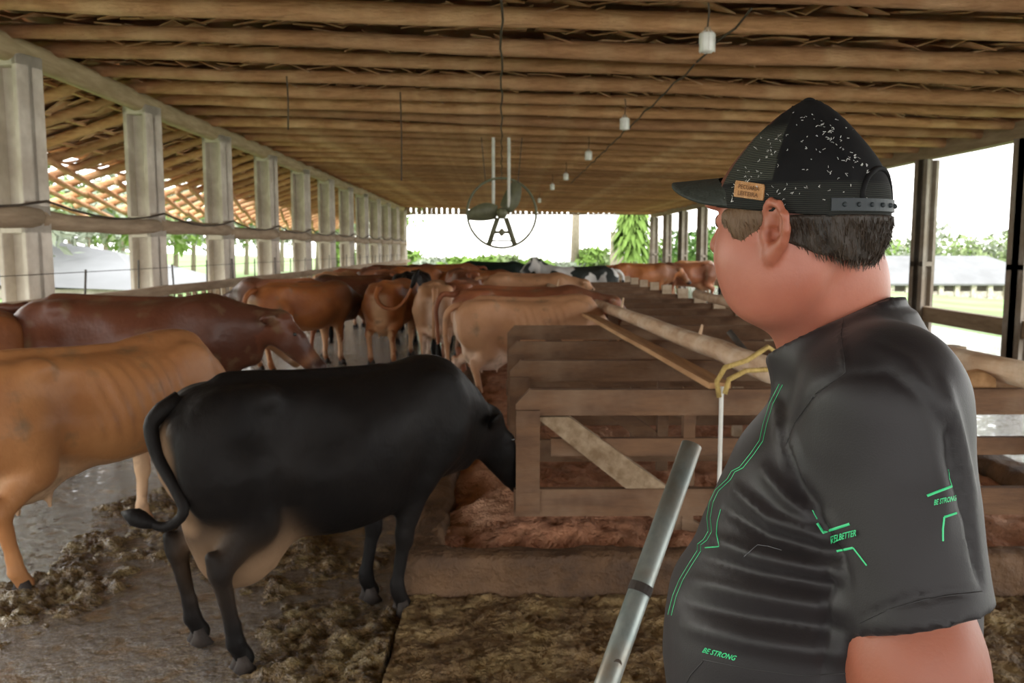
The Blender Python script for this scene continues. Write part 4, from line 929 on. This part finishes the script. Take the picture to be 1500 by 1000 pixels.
# neckline: slanted plane, low in front
tdir = (SH_TOP1-SH_TOP0); tdir[1] = 0; tdir /= np.linalg.norm(tdir); nrm = np.array([-tdir[2], 0, tdir[0]]); 
def neck_z(y): return np.clip(-.35*(y-1.17), -.055, .028)
sl, g = s.win((.05, .8, 1.36), (.85, 1.74, 1.67)); pn = (g[0]-SH_TOP0[0])*nrm[0]+(g[2]-neck_z(g[1])-SH_TOP0[2])*nrm[2]
s.d[sl] = np.maximum(s.d[sl], pn)
V, Q = s.mesh(); V = relax(V.astype(float), Q, 2)
tmp = mesh_obj('tmp', V, Q); bv = bvh_of(tmp)
folds = [  # (path, width, height)
 ([(1148, 640), (1170, 700), (1215, 790), (1240, 850)], .010, -.012), ([(1135, 560), (1145, 640), (1165, 700)], .010, .006),
 ([(1120, 690), (1160, 735), (1220, 770)], .011, .009), ([(1075, 715), (1130, 760), (1225, 790)], .010, .010), ([(1060, 745), (1120, 785), (1225, 815)], .008, -.008),
 ([(1045, 790), (1110, 812), (1228, 838)], .011, .010), ([(1030, 815), (1110, 840), (1235, 862)], .008, -.007), ([(1010, 850), (1090, 868), (1240, 892)], .012, .009), ([(1000, 880), (1100, 905), (1250, 925)], .009, -.006),
 ([(1000, 915), (1100, 938), (1250, 960)], .012, .007), ([(1237, 446), (1231, 490), (1238, 545)], .0035, .004), ([(1238, 545), (1195, 575), (1163, 620), (1150, 650)], .0045, -.004),
 ([(1240, 548), (1300, 545), (1350, 580), (1388, 640)], .006, -.003), ([(1392, 610), (1398, 680), (1420, 760), (1438, 850)], .007, -.010), ([(1385, 560), (1405, 640), (1425, 730)], .010, .006),
 ([(1262, 905), (1330, 878), (1438, 862)], .0035, -.003),
 ([(1270, 500), (1330, 530), (1390, 610)], .012, .004), ([(1360, 640), (1378, 720), (1385, 800)], .012, .004), ([(1215, 800), (1212, 900), (1205, 1000)], .006, -.006), ([(1160, 640), (1190, 745)], .008, .007)]
disp = np.zeros(len(V)); me = tmp.data; N = np.zeros((len(V), 3))
for p in me.polygons:
    for i in p.vertices: N[i] += p.normal
N /= np.linalg.norm(N, axis=1)[:, None]+1e-9
for path, w, amp in folds:
    pts = []
    for a_, b_ in densify(path, 6):
        h = hit(bv, a_, b_)
        if h: pts.append(h[0])
    if len(pts) < 2: continue
    pts = np.array(pts); n_ = len(pts)
    sel = np.where(((V > pts.min(0)-3*w) & (V < pts.max(0)+3*w)).all(1))[0]
    D = np.sqrt(((V[sel][:, None, :]-pts[None])**2).sum(2)); j = D.argmin(1); d = D.min(1)
    e_ = np.sin(PI*np.clip((j+1.)/(n_+1), 0, 1))**.5; disp[sel] += amp*1.25*np.exp(-(d/w)**2)*e_
disp += fnoise(V*[1, 1, 2.2], 7)*.003
V = V+N*disp[:, None]
bpy.data.objects.remove(tmp)
mshirt, nt, b = node_mat('dark_sports_cloth')
c = mix(nt, noise_fac(nt, 3), (.0135, .0105, .0115), (.0095, .0075, .0085)); nt.links.new(c, b.inputs['Base Color']); b.inputs['Roughness'].default_value = .52; b.inputs['Sheen Weight'].default_value = .05; b.inputs['Specular IOR Level'].default_value = .35
bump(nt, b, noise_fac(nt, 500, lo=.2, hi=.8, detail=1), .15, .0008)
shirt = mesh_obj('t_shirt', V, Q, mshirt, man, smooth=True); shirt['label'] = 'dark charcoal t-shirt with thin green printed lines'
bv = bvh_of(shirt)
mgreen = M('green_print', (.05, .62, .24), (.03, .5, .2), 9, rough=.5, bs=0); mseam = M('collar_cloth', (.022, .020, .021), rough=.6)
def ribbon(mb, bv, pl, w, off=.0006, step=2.5, taper=0):
    pts = [hit(bv, *p) for p in densify(pl, step)]
    pts = [p for p in pts if p]
    if len(pts) < 2: return
    if max((pts[i+1][0]-pts[i][0]).length for i in range(len(pts)-1)) > .05: pts = [p for i, p in enumerate(pts) if i == 0 or (p[0]-pts[i-1][0]).length < .05]
    V = []; k_ = len(pts)
    for i, (p, n) in enumerate(pts):
        t = (pts[min(i+1, k_-1)][0]-pts[max(i-1, 0)][0]).normalized(); sd = t.cross(n).normalized(); ww = w*(1-taper*i/k_)/2
        for q in (-1, 1): V.append(p+n*off+sd*q*ww)
        V.append(p+n*(off+.0004))
    mb.add(V, [(3*i+a, 3*i+b_, 3*i+3+b_, 3*i+3+a) for i in range(k_-1) for a, b_ in ((0, 2), (2, 1))])
front = [(1142, 562), (1128, 590), (1118, 622), (1113, 645), (1100, 664), (1084, 684), (1072, 690), (1066, 701), (1048, 718), (1040, 735), (1036, 758), (1038, 778), (1031, 790), (1022, 797), (1022, 806), (1008, 828), (996, 848), (986, 872), (979, 900)]
mb = MB(); ribbon(mb, bv, front, .0011); ribbon(mb, bv, [(x+5, y+1) for x, y in front], .0011); mb.build('piping', mgreen, shirt)
mb = MB(); ribbon(mb, bv, [(1056, 746), (1051, 765), (1050, 782), (1054, 800)], .0018); ribbon(mb, bv, [(1054, 800), (1033, 802)], .0016); mb.build('chest_mark', mgreen, shirt)
mb = MB(); ribbon(mb, bv, [(1190, 747), (1197, 760)], .0012); ribbon(mb, bv, [(1197, 766), (1206, 780), (1214, 777), (1245, 767)], .0030); ribbon(mb, bv, [(1226, 807), (1250, 802)], .0026); ribbon(mb, bv, [(1250, 802), (1270, 828)], .0022); mb.build('sleeve_mark', mgreen, shirt)
mb = MB(); ribbon(mb, bv, [(1389, 687), (1390, 700), (1394, 712)], .0012); ribbon(mb, bv, [(1394, 712), (1376, 719), (1358, 726)], .0026); ribbon(mb, bv, [(1401, 751), (1383, 757)], .0024); ribbon(mb, bv, [(1383, 757), (1381, 775), (1381, 792)], .0020); mb.build('sleeve_mark', mgreen, shirt)
for sl_, w_ in (([(1030, 966), (1100, 980), (1180, 990), (1250, 985)], .0016), ([(1030, 968), (1012, 988), (1003, 1005)], .0016), ([(1238, 448), (1232, 490), (1239, 545)], .0010), ([(1239, 545), (1195, 576), (1164, 620), (1152, 650)], .0012), ([(1260, 912), (1300, 893), (1360, 876), (1438, 866)], .0012)):
    mb = MB(); ribbon(mb, bv, sl_, w_); mb.build('seam', mseam, shirt)
mb = MB(); ribbon(mb, bv, [(1090, 815), (1110, 798), (1125, 800), (1145, 806)], .0010); mb.build('grey_mark', M('grey_print', (.12, .12, .13), rough=.6, bs=0), shirt)
def decal_text(name, txt, bv, x0, y0, x1, y1, hpx, mat, parent, shear=.35, off=.0012, extr=1.0):
    cu = bpy.data.curves.new(name, 'FONT'); cu.body = txt; cu.offset = .018; cu.resolution_u = 2
    o = bpy.data.objects.new(name, cu); COL.objects.link(o); bpy.context.view_layer.update()
    m2 = bpy.data.meshes.new_from_object(o.evaluated_get(bpy.context.evaluated_depsgraph_get())); bpy.data.objects.remove(o)
    co = np.array([v.co[:] for v in m2.vertices]); mn, mx = co.min(0), co.max(0); ux = (co[:, 0]-mn[0])/(mx[0]-mn[0]); uy = (co[:, 1]-mn[1])/(mx[1]-mn[1])
    L_ = math.hypot(x1-x0, y1-y0); dx, dy = (x1-x0)/L_, (y1-y0)/L_; V = []
    for a_, b_ in zip(ux, uy):
        px = x0+dx*a_*L_+dy*b_*hpx+dx*shear*b_*hpx; py = y0+dy*a_*L_-dx*b_*hpx+dy*shear*b_*hpx
        h = hit(bv, px, py); V.append(h[0]+h[1]*off if h else (V[-1] if V else Vector((0, 0, -1))))
    return mesh_obj(name, V, [tuple(p.vertices) for p in m2.polygons], mat, parent)
decal_text('printed_text', 'FEELBETTER', bv, 1217, 794, 1257, 784, 9, mgreen, shirt, off=.0035)
decal_text('printed_text', 'BE STRONG', bv, 1368, 740, 1399, 733, 8, mgreen, shirt)
decal_text('printed_text', 'BE STRONG', bv, 1029, 955, 1076, 967, 8, mgreen, shirt)
# collar band
mb = MB(); cpts = []
cc = (SH_TOP0+SH_TOP1)/2; 
nb = 40; ring = []
O_ = (SH_TOP0+SH_TOP1)/2-nrm*.004; O_[1] = 1.17; e1 = Vector(tdir); e2 = Vector((0, 1, 0)); mbv = bvh_of(man)
for i in range(nb):
    a_ = 2*PI*i/nb; d_ = (e1*math.cos(a_)+e2*math.sin(a_)).normalized(); dz_ = Vector((0, 0, float(neck_z(O_[1]+d_.y*.08)))); o0 = Vector(O_)+dz_; q_, n_, _, _ = mbv.ray_cast(o0+d_*.22, -d_)
    ring.append(q_+d_*.004 if q_ is not None and (q_-o0).length < .14 else o0+d_*.08)
ring = [(ring[i-1]+ring[i]*2+ring[(i+1) % nb])/4 for i in range(nb)]
torus(ring, .0055).build('collar', mseam, shirt, True)

# cap
CY = float(Hc[1]); crow = [(146, 1180, 1190), (150, 1170, 1200), (158, 1158, 1210), (168, 1145, 1221), (180, 1131, 1232), (200, 1110, 1247), (220, 1094, 1261), (240, 1079, 1273), (260, 1067, 1281), (280, 1057, 1286), (300, 1053, 1287), (320, 1052, 1286)]
CTb = []
for py, xl, xr in crow:
    c = P((xl+xr)/2, py, CY); half = (xr-xl)/2*cdepth(c)/F_PX; CTb.append((c[2], c[0], half/.923))
CTb.sort(); CTs = smooth_tab(CTb, 60)
s = SDF(np.arange(float(Hc[0])-.15, float(Hc[0])+.15, .0032), np.arange(CY-.15, CY+.15, .0032), np.arange(float(Hc[2])-.05, float(Hc[2])+.16, .0032))
def cap_fn(x, y, z):
    cx = lerp_tab(z, CTs, 1); a = lerp_tab(z, CTs, 2); dx = x-cx; dy = y-CY; f = dx*HF[0]+dy*HF[1]; l = dx*HL[0]+dy*HL[1]
    q = ((np.abs(f)/a)**2.1+(np.abs(l)/(a*.84))**2.1)**(1/2.1)
    return np.maximum((q-1)*a*.85, z-CTs[-1, 0]+.0)
s.field(cap_fn, (-1, 0, 1), (2, 3, 3), .01)
b0 = P(1050, 296, CY)[2]; bN = P(1160, 313, CY-.08)[2]
sl, g = s.win((-1, 0, 1), (2, 3, 3)); ff = (g[0]-Hc[0])*HF[0]+(g[1]-Hc[1])*HF[1]
s.d[sl] = np.maximum(s.d[sl], (bN+ff*.10+.004)-g[2])
V, Q = s.mesh(); V = relax(V.astype(float), Q, 2)
hv = V-Hc; f_, l_ = hv@HF, hv@HL; an = np.degrees(np.arctan2(l_, f_))
for a0 in (-152, -100, -42, 42, 100, 152): V += ((np.exp(-((an-a0)/3.)**2)*.0014*sstep(hv[:, 2], .0, .03))[:, None])*(hv/np.linalg.norm(hv, axis=1)[:, None])
mc, nt, b = node_mat('cap_cloth')
c = mix(nt, noise_fac(nt, 20), (.005, .005, .0055), (.008, .008, .0085))
w = nt.nodes.new('ShaderNodeTexWave'); w.bands_direction = 'Z'; w.inputs['Scale'].default_value = 130; w.inputs['Distortion'].default_value = .6; t = nt.nodes.new('ShaderNodeTexCoord'); nt.links.new(t.outputs['Object'], w.inputs[0])
am = nt.nodes.new('ShaderNodeAttribute'); am.attribute_name = 'net'; mm = nt.nodes.new('ShaderNodeMath'); mm.operation = 'MULTIPLY'; nt.links.new(w.outputs['Fac'], mm.inputs[0]); nt.links.new(am.outputs['Fac'], mm.inputs[1])
c = mix(nt, mm.outputs[0], c, (.075, .08, .062)); af = nt.nodes.new('ShaderNodeAttribute'); af.attribute_name = 'front'; c = mix(nt, af.outputs['Fac'], c, (.13, .05, .03)); nt.links.new(c, b.inputs['Base Color'])  # light coming through the netting is put into its grey-green stripe colour
b.inputs['Roughness'].default_value = .8; b.inputs['Specular IOR Level'].default_value = .15; bump(nt, b, mm.outputs[0], .6, .002)
cap = mesh_obj('cap', V, Q, mc, man, smooth=True); cap['label'] = 'black trucker cap with netting panels and white lint'
net = ((an > 42) & (an < 97)).astype(float)*sstep(hv[:, 2], .025, .03)*(1-sstep(hv[:, 2], .085, .105))+.30*(1-sstep(hv[:, 2], .02, .025))
attr(cap.data, 'net', net); attr(cap.data, 'front', (np.abs(an) < 42).astype(float))
cbv = bvh_of(cap)
def cap_rad(z, th, o_=0.):
    a = float(np.interp(z, CTs[:, 0], CTs[:, 2])); cx = float(np.interp(z, CTs[:, 0], CTs[:, 1])); b2 = a*.84; r_ = 1/math.sqrt((math.cos(th)/a)**2+(math.sin(th)/b2)**2)+o_
    return np.array([cx, CY, z])+HF*r_*math.cos(th)+HL*r_*math.sin(th)
zb = P(1050, 291, 1.2)[2]; V = []; n1, n2 = 28, 10; mbrim = M('dark_green_brim', (.020, .026, .020), (.014, .018, .014), 20, rough=.7)
for lay in (0, 1):
    for i in range(n1+1):
        th = math.radians(-58+116*i/n1); p = cap_rad(zb, th, -.004); s_ = math.cos(math.radians(90*(2*i/n1-1)))**.55
        for j in range(n2+1):
            t = j/n2; out = p+HF*.080*t*s_+HL*math.sin(th)*.006*t; l = float((out-Hc)@HL); fz = float((out-Hc)@HF)
            z = zb+.029-6.2*l*l*(.6+.4*t)-.002*t*s_; V.append((out[0], out[1], z-(.0035 if lay else 0)))
w = n2+1; off = (n1+1)*w
Fc = [(i*w+j, i*w+j+1, (i+1)*w+j+1, (i+1)*w+j) for i in range(n1) for j in range(n2)]+[(off+i*w+j, off+(i+1)*w+j, off+(i+1)*w+j+1, off+i*w+j+1) for i in range(n1) for j in range(n2)]+[(i*w+n2, off+i*w+n2, off+(i+1)*w+n2, (i+1)*w+n2) for i in range(n1)]
mesh_obj('brim', V, Fc, mbrim, cap, smooth=True)
MB().ball(tuple(P(1185, 150, CY)), (.009, .009, .006), 10).build('button', mc, cap, True)
# strap at the back
mstrap = M('grey_plastic_strap', (.018, .026, .030), (.014, .02, .024), 20, rough=.6, bs=0); V = []; z0 = P(1256, 310, CY-.08)[2]; hh = .015; n1 = 24
for i in range(n1+1):
    th = PI+math.radians(-44+88*i/n1)
    for z, o_ in ((z0, .0015), (z0, .004), (z0+hh, .004), (z0+hh, .0015)): V.append(cap_rad(max(z, CTs[0, 0]), th, o_)*[1, 1, 0]+[0, 0, z])
mesh_obj('strap', V, [(i*4+j, i*4+(j+1) % 4, i*4+4+(j+1) % 4, i*4+4+j) for i in range(n1) for j in range(4)]+[(3, 2, 1, 0), (n1*4, n1*4+1, n1*4+2, n1*4+3)], mstrap, cap)
mb = MB()
for i in range(9): th = PI+math.radians(-36+9*i); mb.ball(tuple(cap_rad(z0+hh*.5, th, .0045)*[1, 1, 0]+[0, 0, z0+hh*.5]), .003, 6)
mb.build('snap_pegs', mstrap, cap)
mb = MB(); arc = []
for i in range(15): t = PI*i/14; th = PI+math.radians(-24*math.cos(t)); z = z0+hh+.038*math.sin(t); arc.append(cap_rad(z, th, .001))
mb.tube(arc, .0035, 6); mb.build('arch_trim', mc, cap, True)
# leather patch
mleather = M('tan_leather', (.44, .22, .08), (.34, .16, .055), 30, rough=.6, bs=.3); V = []; nx_, ny_ = 16, 8
cor = [(1079, 265), (1121, 271), (1119, 294), (1076, 288)]
for lay in (0, 1):
    for j in range(ny_+1):
        for i in range(nx_+1):
            u, v = i/nx_, j/ny_
            eu = .5+(u-.5)*(1-.04*abs(2*v-1)**8); px = (1-v)*((1-eu)*cor[0][0]+eu*cor[1][0])+v*((1-eu)*cor[3][0]+eu*cor[2][0]); py = (1-v)*((1-eu)*cor[0][1]+eu*cor[1][1])+v*((1-eu)*cor[3][1]+eu*cor[2][1])
            h = hit(cbv, px, py); V.append(h[0]+h[1]*(.0022 if lay == 0 else -.0005))
w = nx_+1; off = w*(ny_+1); edge = [i for i in range(w)]+[j*w+nx_ for j in range(1, ny_+1)]+[ny_*w+i for i in range(nx_-1, -1, -1)]+[j*w for j in range(ny_-1, 0, -1)]
Fc = [(j*w+i, (j+1)*w+i, (j+1)*w+i+1, j*w+i+1) for j in range(ny_) for i in range(nx_)]+[(edge[i], edge[(i+1) % len(edge)], off+edge[(i+1) % len(edge)], off+edge[i]) for i in range(len(edge))]
patch = mesh_obj('patch', V, Fc, mleather, cap, smooth=False); patch['label'] = 'tan leather patch with two lines of burnt lettering'
mburn = M('burnt_lettering', (.16, .07, .025), rough=.8, bs=0)
t1 = decal_text('lettering', 'PECUARIA', cbv, 1084, 277, 1114, 281, 6.2, mburn, cap, 0, .0034); t2 = decal_text('lettering', 'LEITEIRA', cbv, 1083, 286, 1112, 290, 6.2, mburn, cap, 0, .0034)
mb = MB(); st = M('pale_thread', (.66, .46, .26), rough=.9, bs=0)
for a_, b_ in ((cor[0], cor[1]), (cor[1], cor[2]), (cor[2], cor[3]), (cor[3], cor[0])):
    cx, cy = 1098.7, 279.5; k_ = int(math.hypot(b_[0]-a_[0], b_[1]-a_[1])/2.8)
    for i in range(k_):
        q1 = [np.array(a_)+(np.array(b_)-a_)*(i+f)/k_ for f in (.15, .65)]; q1 = [np.array([cx, cy])+(q-[cx, cy])*[.93, .88] for q in q1]; hs = [hit(cbv, *q) for q in q1]; mb.tube([h[0]+h[1]*.0026 for h in hs], .00035, 4)
mb.build('stitching', st, cap)
# lint
mb = MB(); mw = M('white_lint', (.75, .75, .72), rough=1, bs=0)
for i in range(150):
    if i < 70: t = rng.uniform(0, 1); side_ = rng.random() < .5; px, py = (1060+t*115, 285-t*125) if side_ else (1195+t*85, 162+t*90); px += rng.uniform(-3, 14)*(1 if side_ else -1); py += rng.uniform(0, 12)
    else: px, py = rng.uniform(1080, 1270), rng.uniform(165, 300)
    h = hit(cbv, px, py)
    if not h: continue
    a_ = Vector(rng.normal(size=3)); a_ = (a_-h[1]*a_.dot(h[1])*.6).normalized(); L_ = rng.uniform(.0012, .0042); c_ = h[0]+h[1]*.001; bnd = Vector(rng.normal(size=3))*.0015
    mb.tube([c_-a_*L_*.5, c_+bnd, c_+a_*L_*.5], rng.uniform(.00015, .0004), 4)
li_ = mb.build('lint', mw, cap); li_['kind'] = 'stuff'

# hair
s = SDF(np.arange(float(Hc[0])-.16, float(Hc[0])+.16, .0035), np.arange(CY-.17, CY+.16, .0035), np.arange(float(Hc[2])-.12, float(Hc[2])+.06, .0035))
s.ell(hq(-.018, 0, -.008), (.104, .089, .112), .01, HR)
sl, g = s.win((-1, 0, 0), (2, 3, 3)); f_ = (g[0]-Hc[0])*HF[0]+(g[1]-Hc[1])*HF[1]; u_ = g[2]-Hc[2]+0*g[0]+0*g[1]; f_ = f_+0*u_
s.d[sl] = np.maximum(np.maximum(s.d[sl], (f_+.035-np.clip(u_+.03, 0, .2)*0-.006)), (-u_-.072+np.clip(f_+.09, 0, 1)*.35))
s.d[sl] = np.maximum(s.d[sl], u_+.016)
for q in (1, -1): s.ell(hq(.028, q*.078, -.017), (.038, .009, .016), .006, HR); s.ell(hq(.028, q*.079, -.034), (.018, .008, .020), .012, HR); s.ell(hq(-.014, q*.094, -.032), (.016, .022, .030), .004, HR, sub=True)
V, Q = s.mesh(); V = relax(V.astype(float), Q, 1)
c0 = Hc+HF*-.02; dv = V-c0; dv /= np.linalg.norm(dv, axis=1)[:, None]; V += dv*((fnoise(V*[1, 1, .5], 70)*.0035+fnoise(V, 25)*.003)[:, None])
mh, nt, b = node_mat('brown_hair'); c = mix(nt, noise_fac(nt, 60, (1, 1, .25), lo=.3, hi=.7), (.012, .008, .005), (.032, .019, .010))
a = nt.nodes.new('ShaderNodeAttribute'); a.attribute_name = 'fair'; c = mix(nt, a.outputs['Fac'], c, (.13, .07, .03)); nt.links.new(c, b.inputs['Base Color']); b.inputs['Roughness'].default_value = .6; bump(nt, b, noise_fac(nt, 120, (1, 1, .15), lo=.3, hi=.7), .8, .003)
hair = mesh_obj('hair', V, Q, mh, man, smooth=True); attr(hair.data, 'fair', ((V-Hc)@HF > -.005).astype(float)*.8)
hbv = bvh_of(hair); mb = MB(); fr = []
idx = rng.choice(len(V), 2600, replace=False)
for i in idx:
    p = Vector(V[i]); n_ = Vector(dv[i]); f1 = float((V[i]-Hc)@HF); u1 = V[i][2]-Hc[2]
    if u1 > -.018: continue
    dn = (Vector((0, 0, -1))-Vector(HF)*rng.uniform(.1, .6)); dn = (dn-n_*dn.dot(n_)).normalized(); L_ = rng.uniform(.006, .014) if f1 < -.03 else rng.uniform(.004, .008)
    lift = rng.uniform(.08, .5) if f1 < -.05 else .1
    mb.tube([p, p+dn*L_*.5+n_*L_*lift*.35, p+dn*L_+n_*L_*lift*(1 if rng.random() < .8 else 1.8)], [.0007, .0006, .0002], 3, caps=False)
st_ = mb.build('hair_strands', mh, hair); st_['kind'] = 'stuff'; attr(st_.data, 'fair', [.8 if (np.array(v.co)-Hc)@HF > -.005 else .15 for v in st_.data.vertices])

# trousers, belt line and boots
s = SDF(np.arange(.0, 1.05, .012), np.arange(.75, 1.75, .012), np.arange(.02, 1.12, .012))
def hipf(x, y, z):
    dx = x-hip[0]; dy = y-YT; f = dx*BF[0]+dy*BF[1]; l = dx*BL[0]+dy*BL[1]; return np.maximum((np.sqrt((f/.185)**2+(l/.205)**2)-1)*.185, np.maximum(z-1.02, .80-z))
s.field(hipf, (.1, .8, .75), (1, 1.7, 1.05), .06)
for q in (-1, 1):
    h0 = hip+BL*q*.11; s.cap(h0+(0, 0, .86), h0+(0, 0, .5)+BF*.02, .118, .088, .04); s.cap(h0+(0, 0, .5)+BF*.02, h0+(0, 0, .09), .088, .072, .03)
V, Q = s.mesh(); V = relax(V.astype(float), Q, 1); V[:, :2] += (fnoise(V*[1, 1, 2], 9)*.006)[:, None]
mesh_obj('trousers', V, Q, M('dark_trousers', (.03, .035, .05), (.02, .025, .035), 5, rough=.9), man, smooth=True)
for q in (-1, 1):
    h0 = hip+BL*q*.11; s = SDF(np.arange(-.2, 1., .008), np.arange(.8, 1.8, .008), np.arange(.0+.044, .26, .008))
    s = SDF(np.arange(h0[0]-.35, h0[0]+.2, .008), np.arange(h0[1]-.2, h0[1]+.3, .008), np.arange(.044, .30, .008))
    s.cap(h0+(0, 0, .22), h0+(0, 0, .08), .068, .06, .03); s.cap(h0-BF*.03+(0, 0, .10), h0+BF*.17+(0, 0, .098), .05, .045, .03)
    V, Q = s.mesh(); lowz = V[:, 2].min(); V[:, 2] = np.where(V[:, 2] < lowz+.012, .046, V[:, 2]); mesh_obj('boot', V, Q, mt['cord'], man, smooth=True)
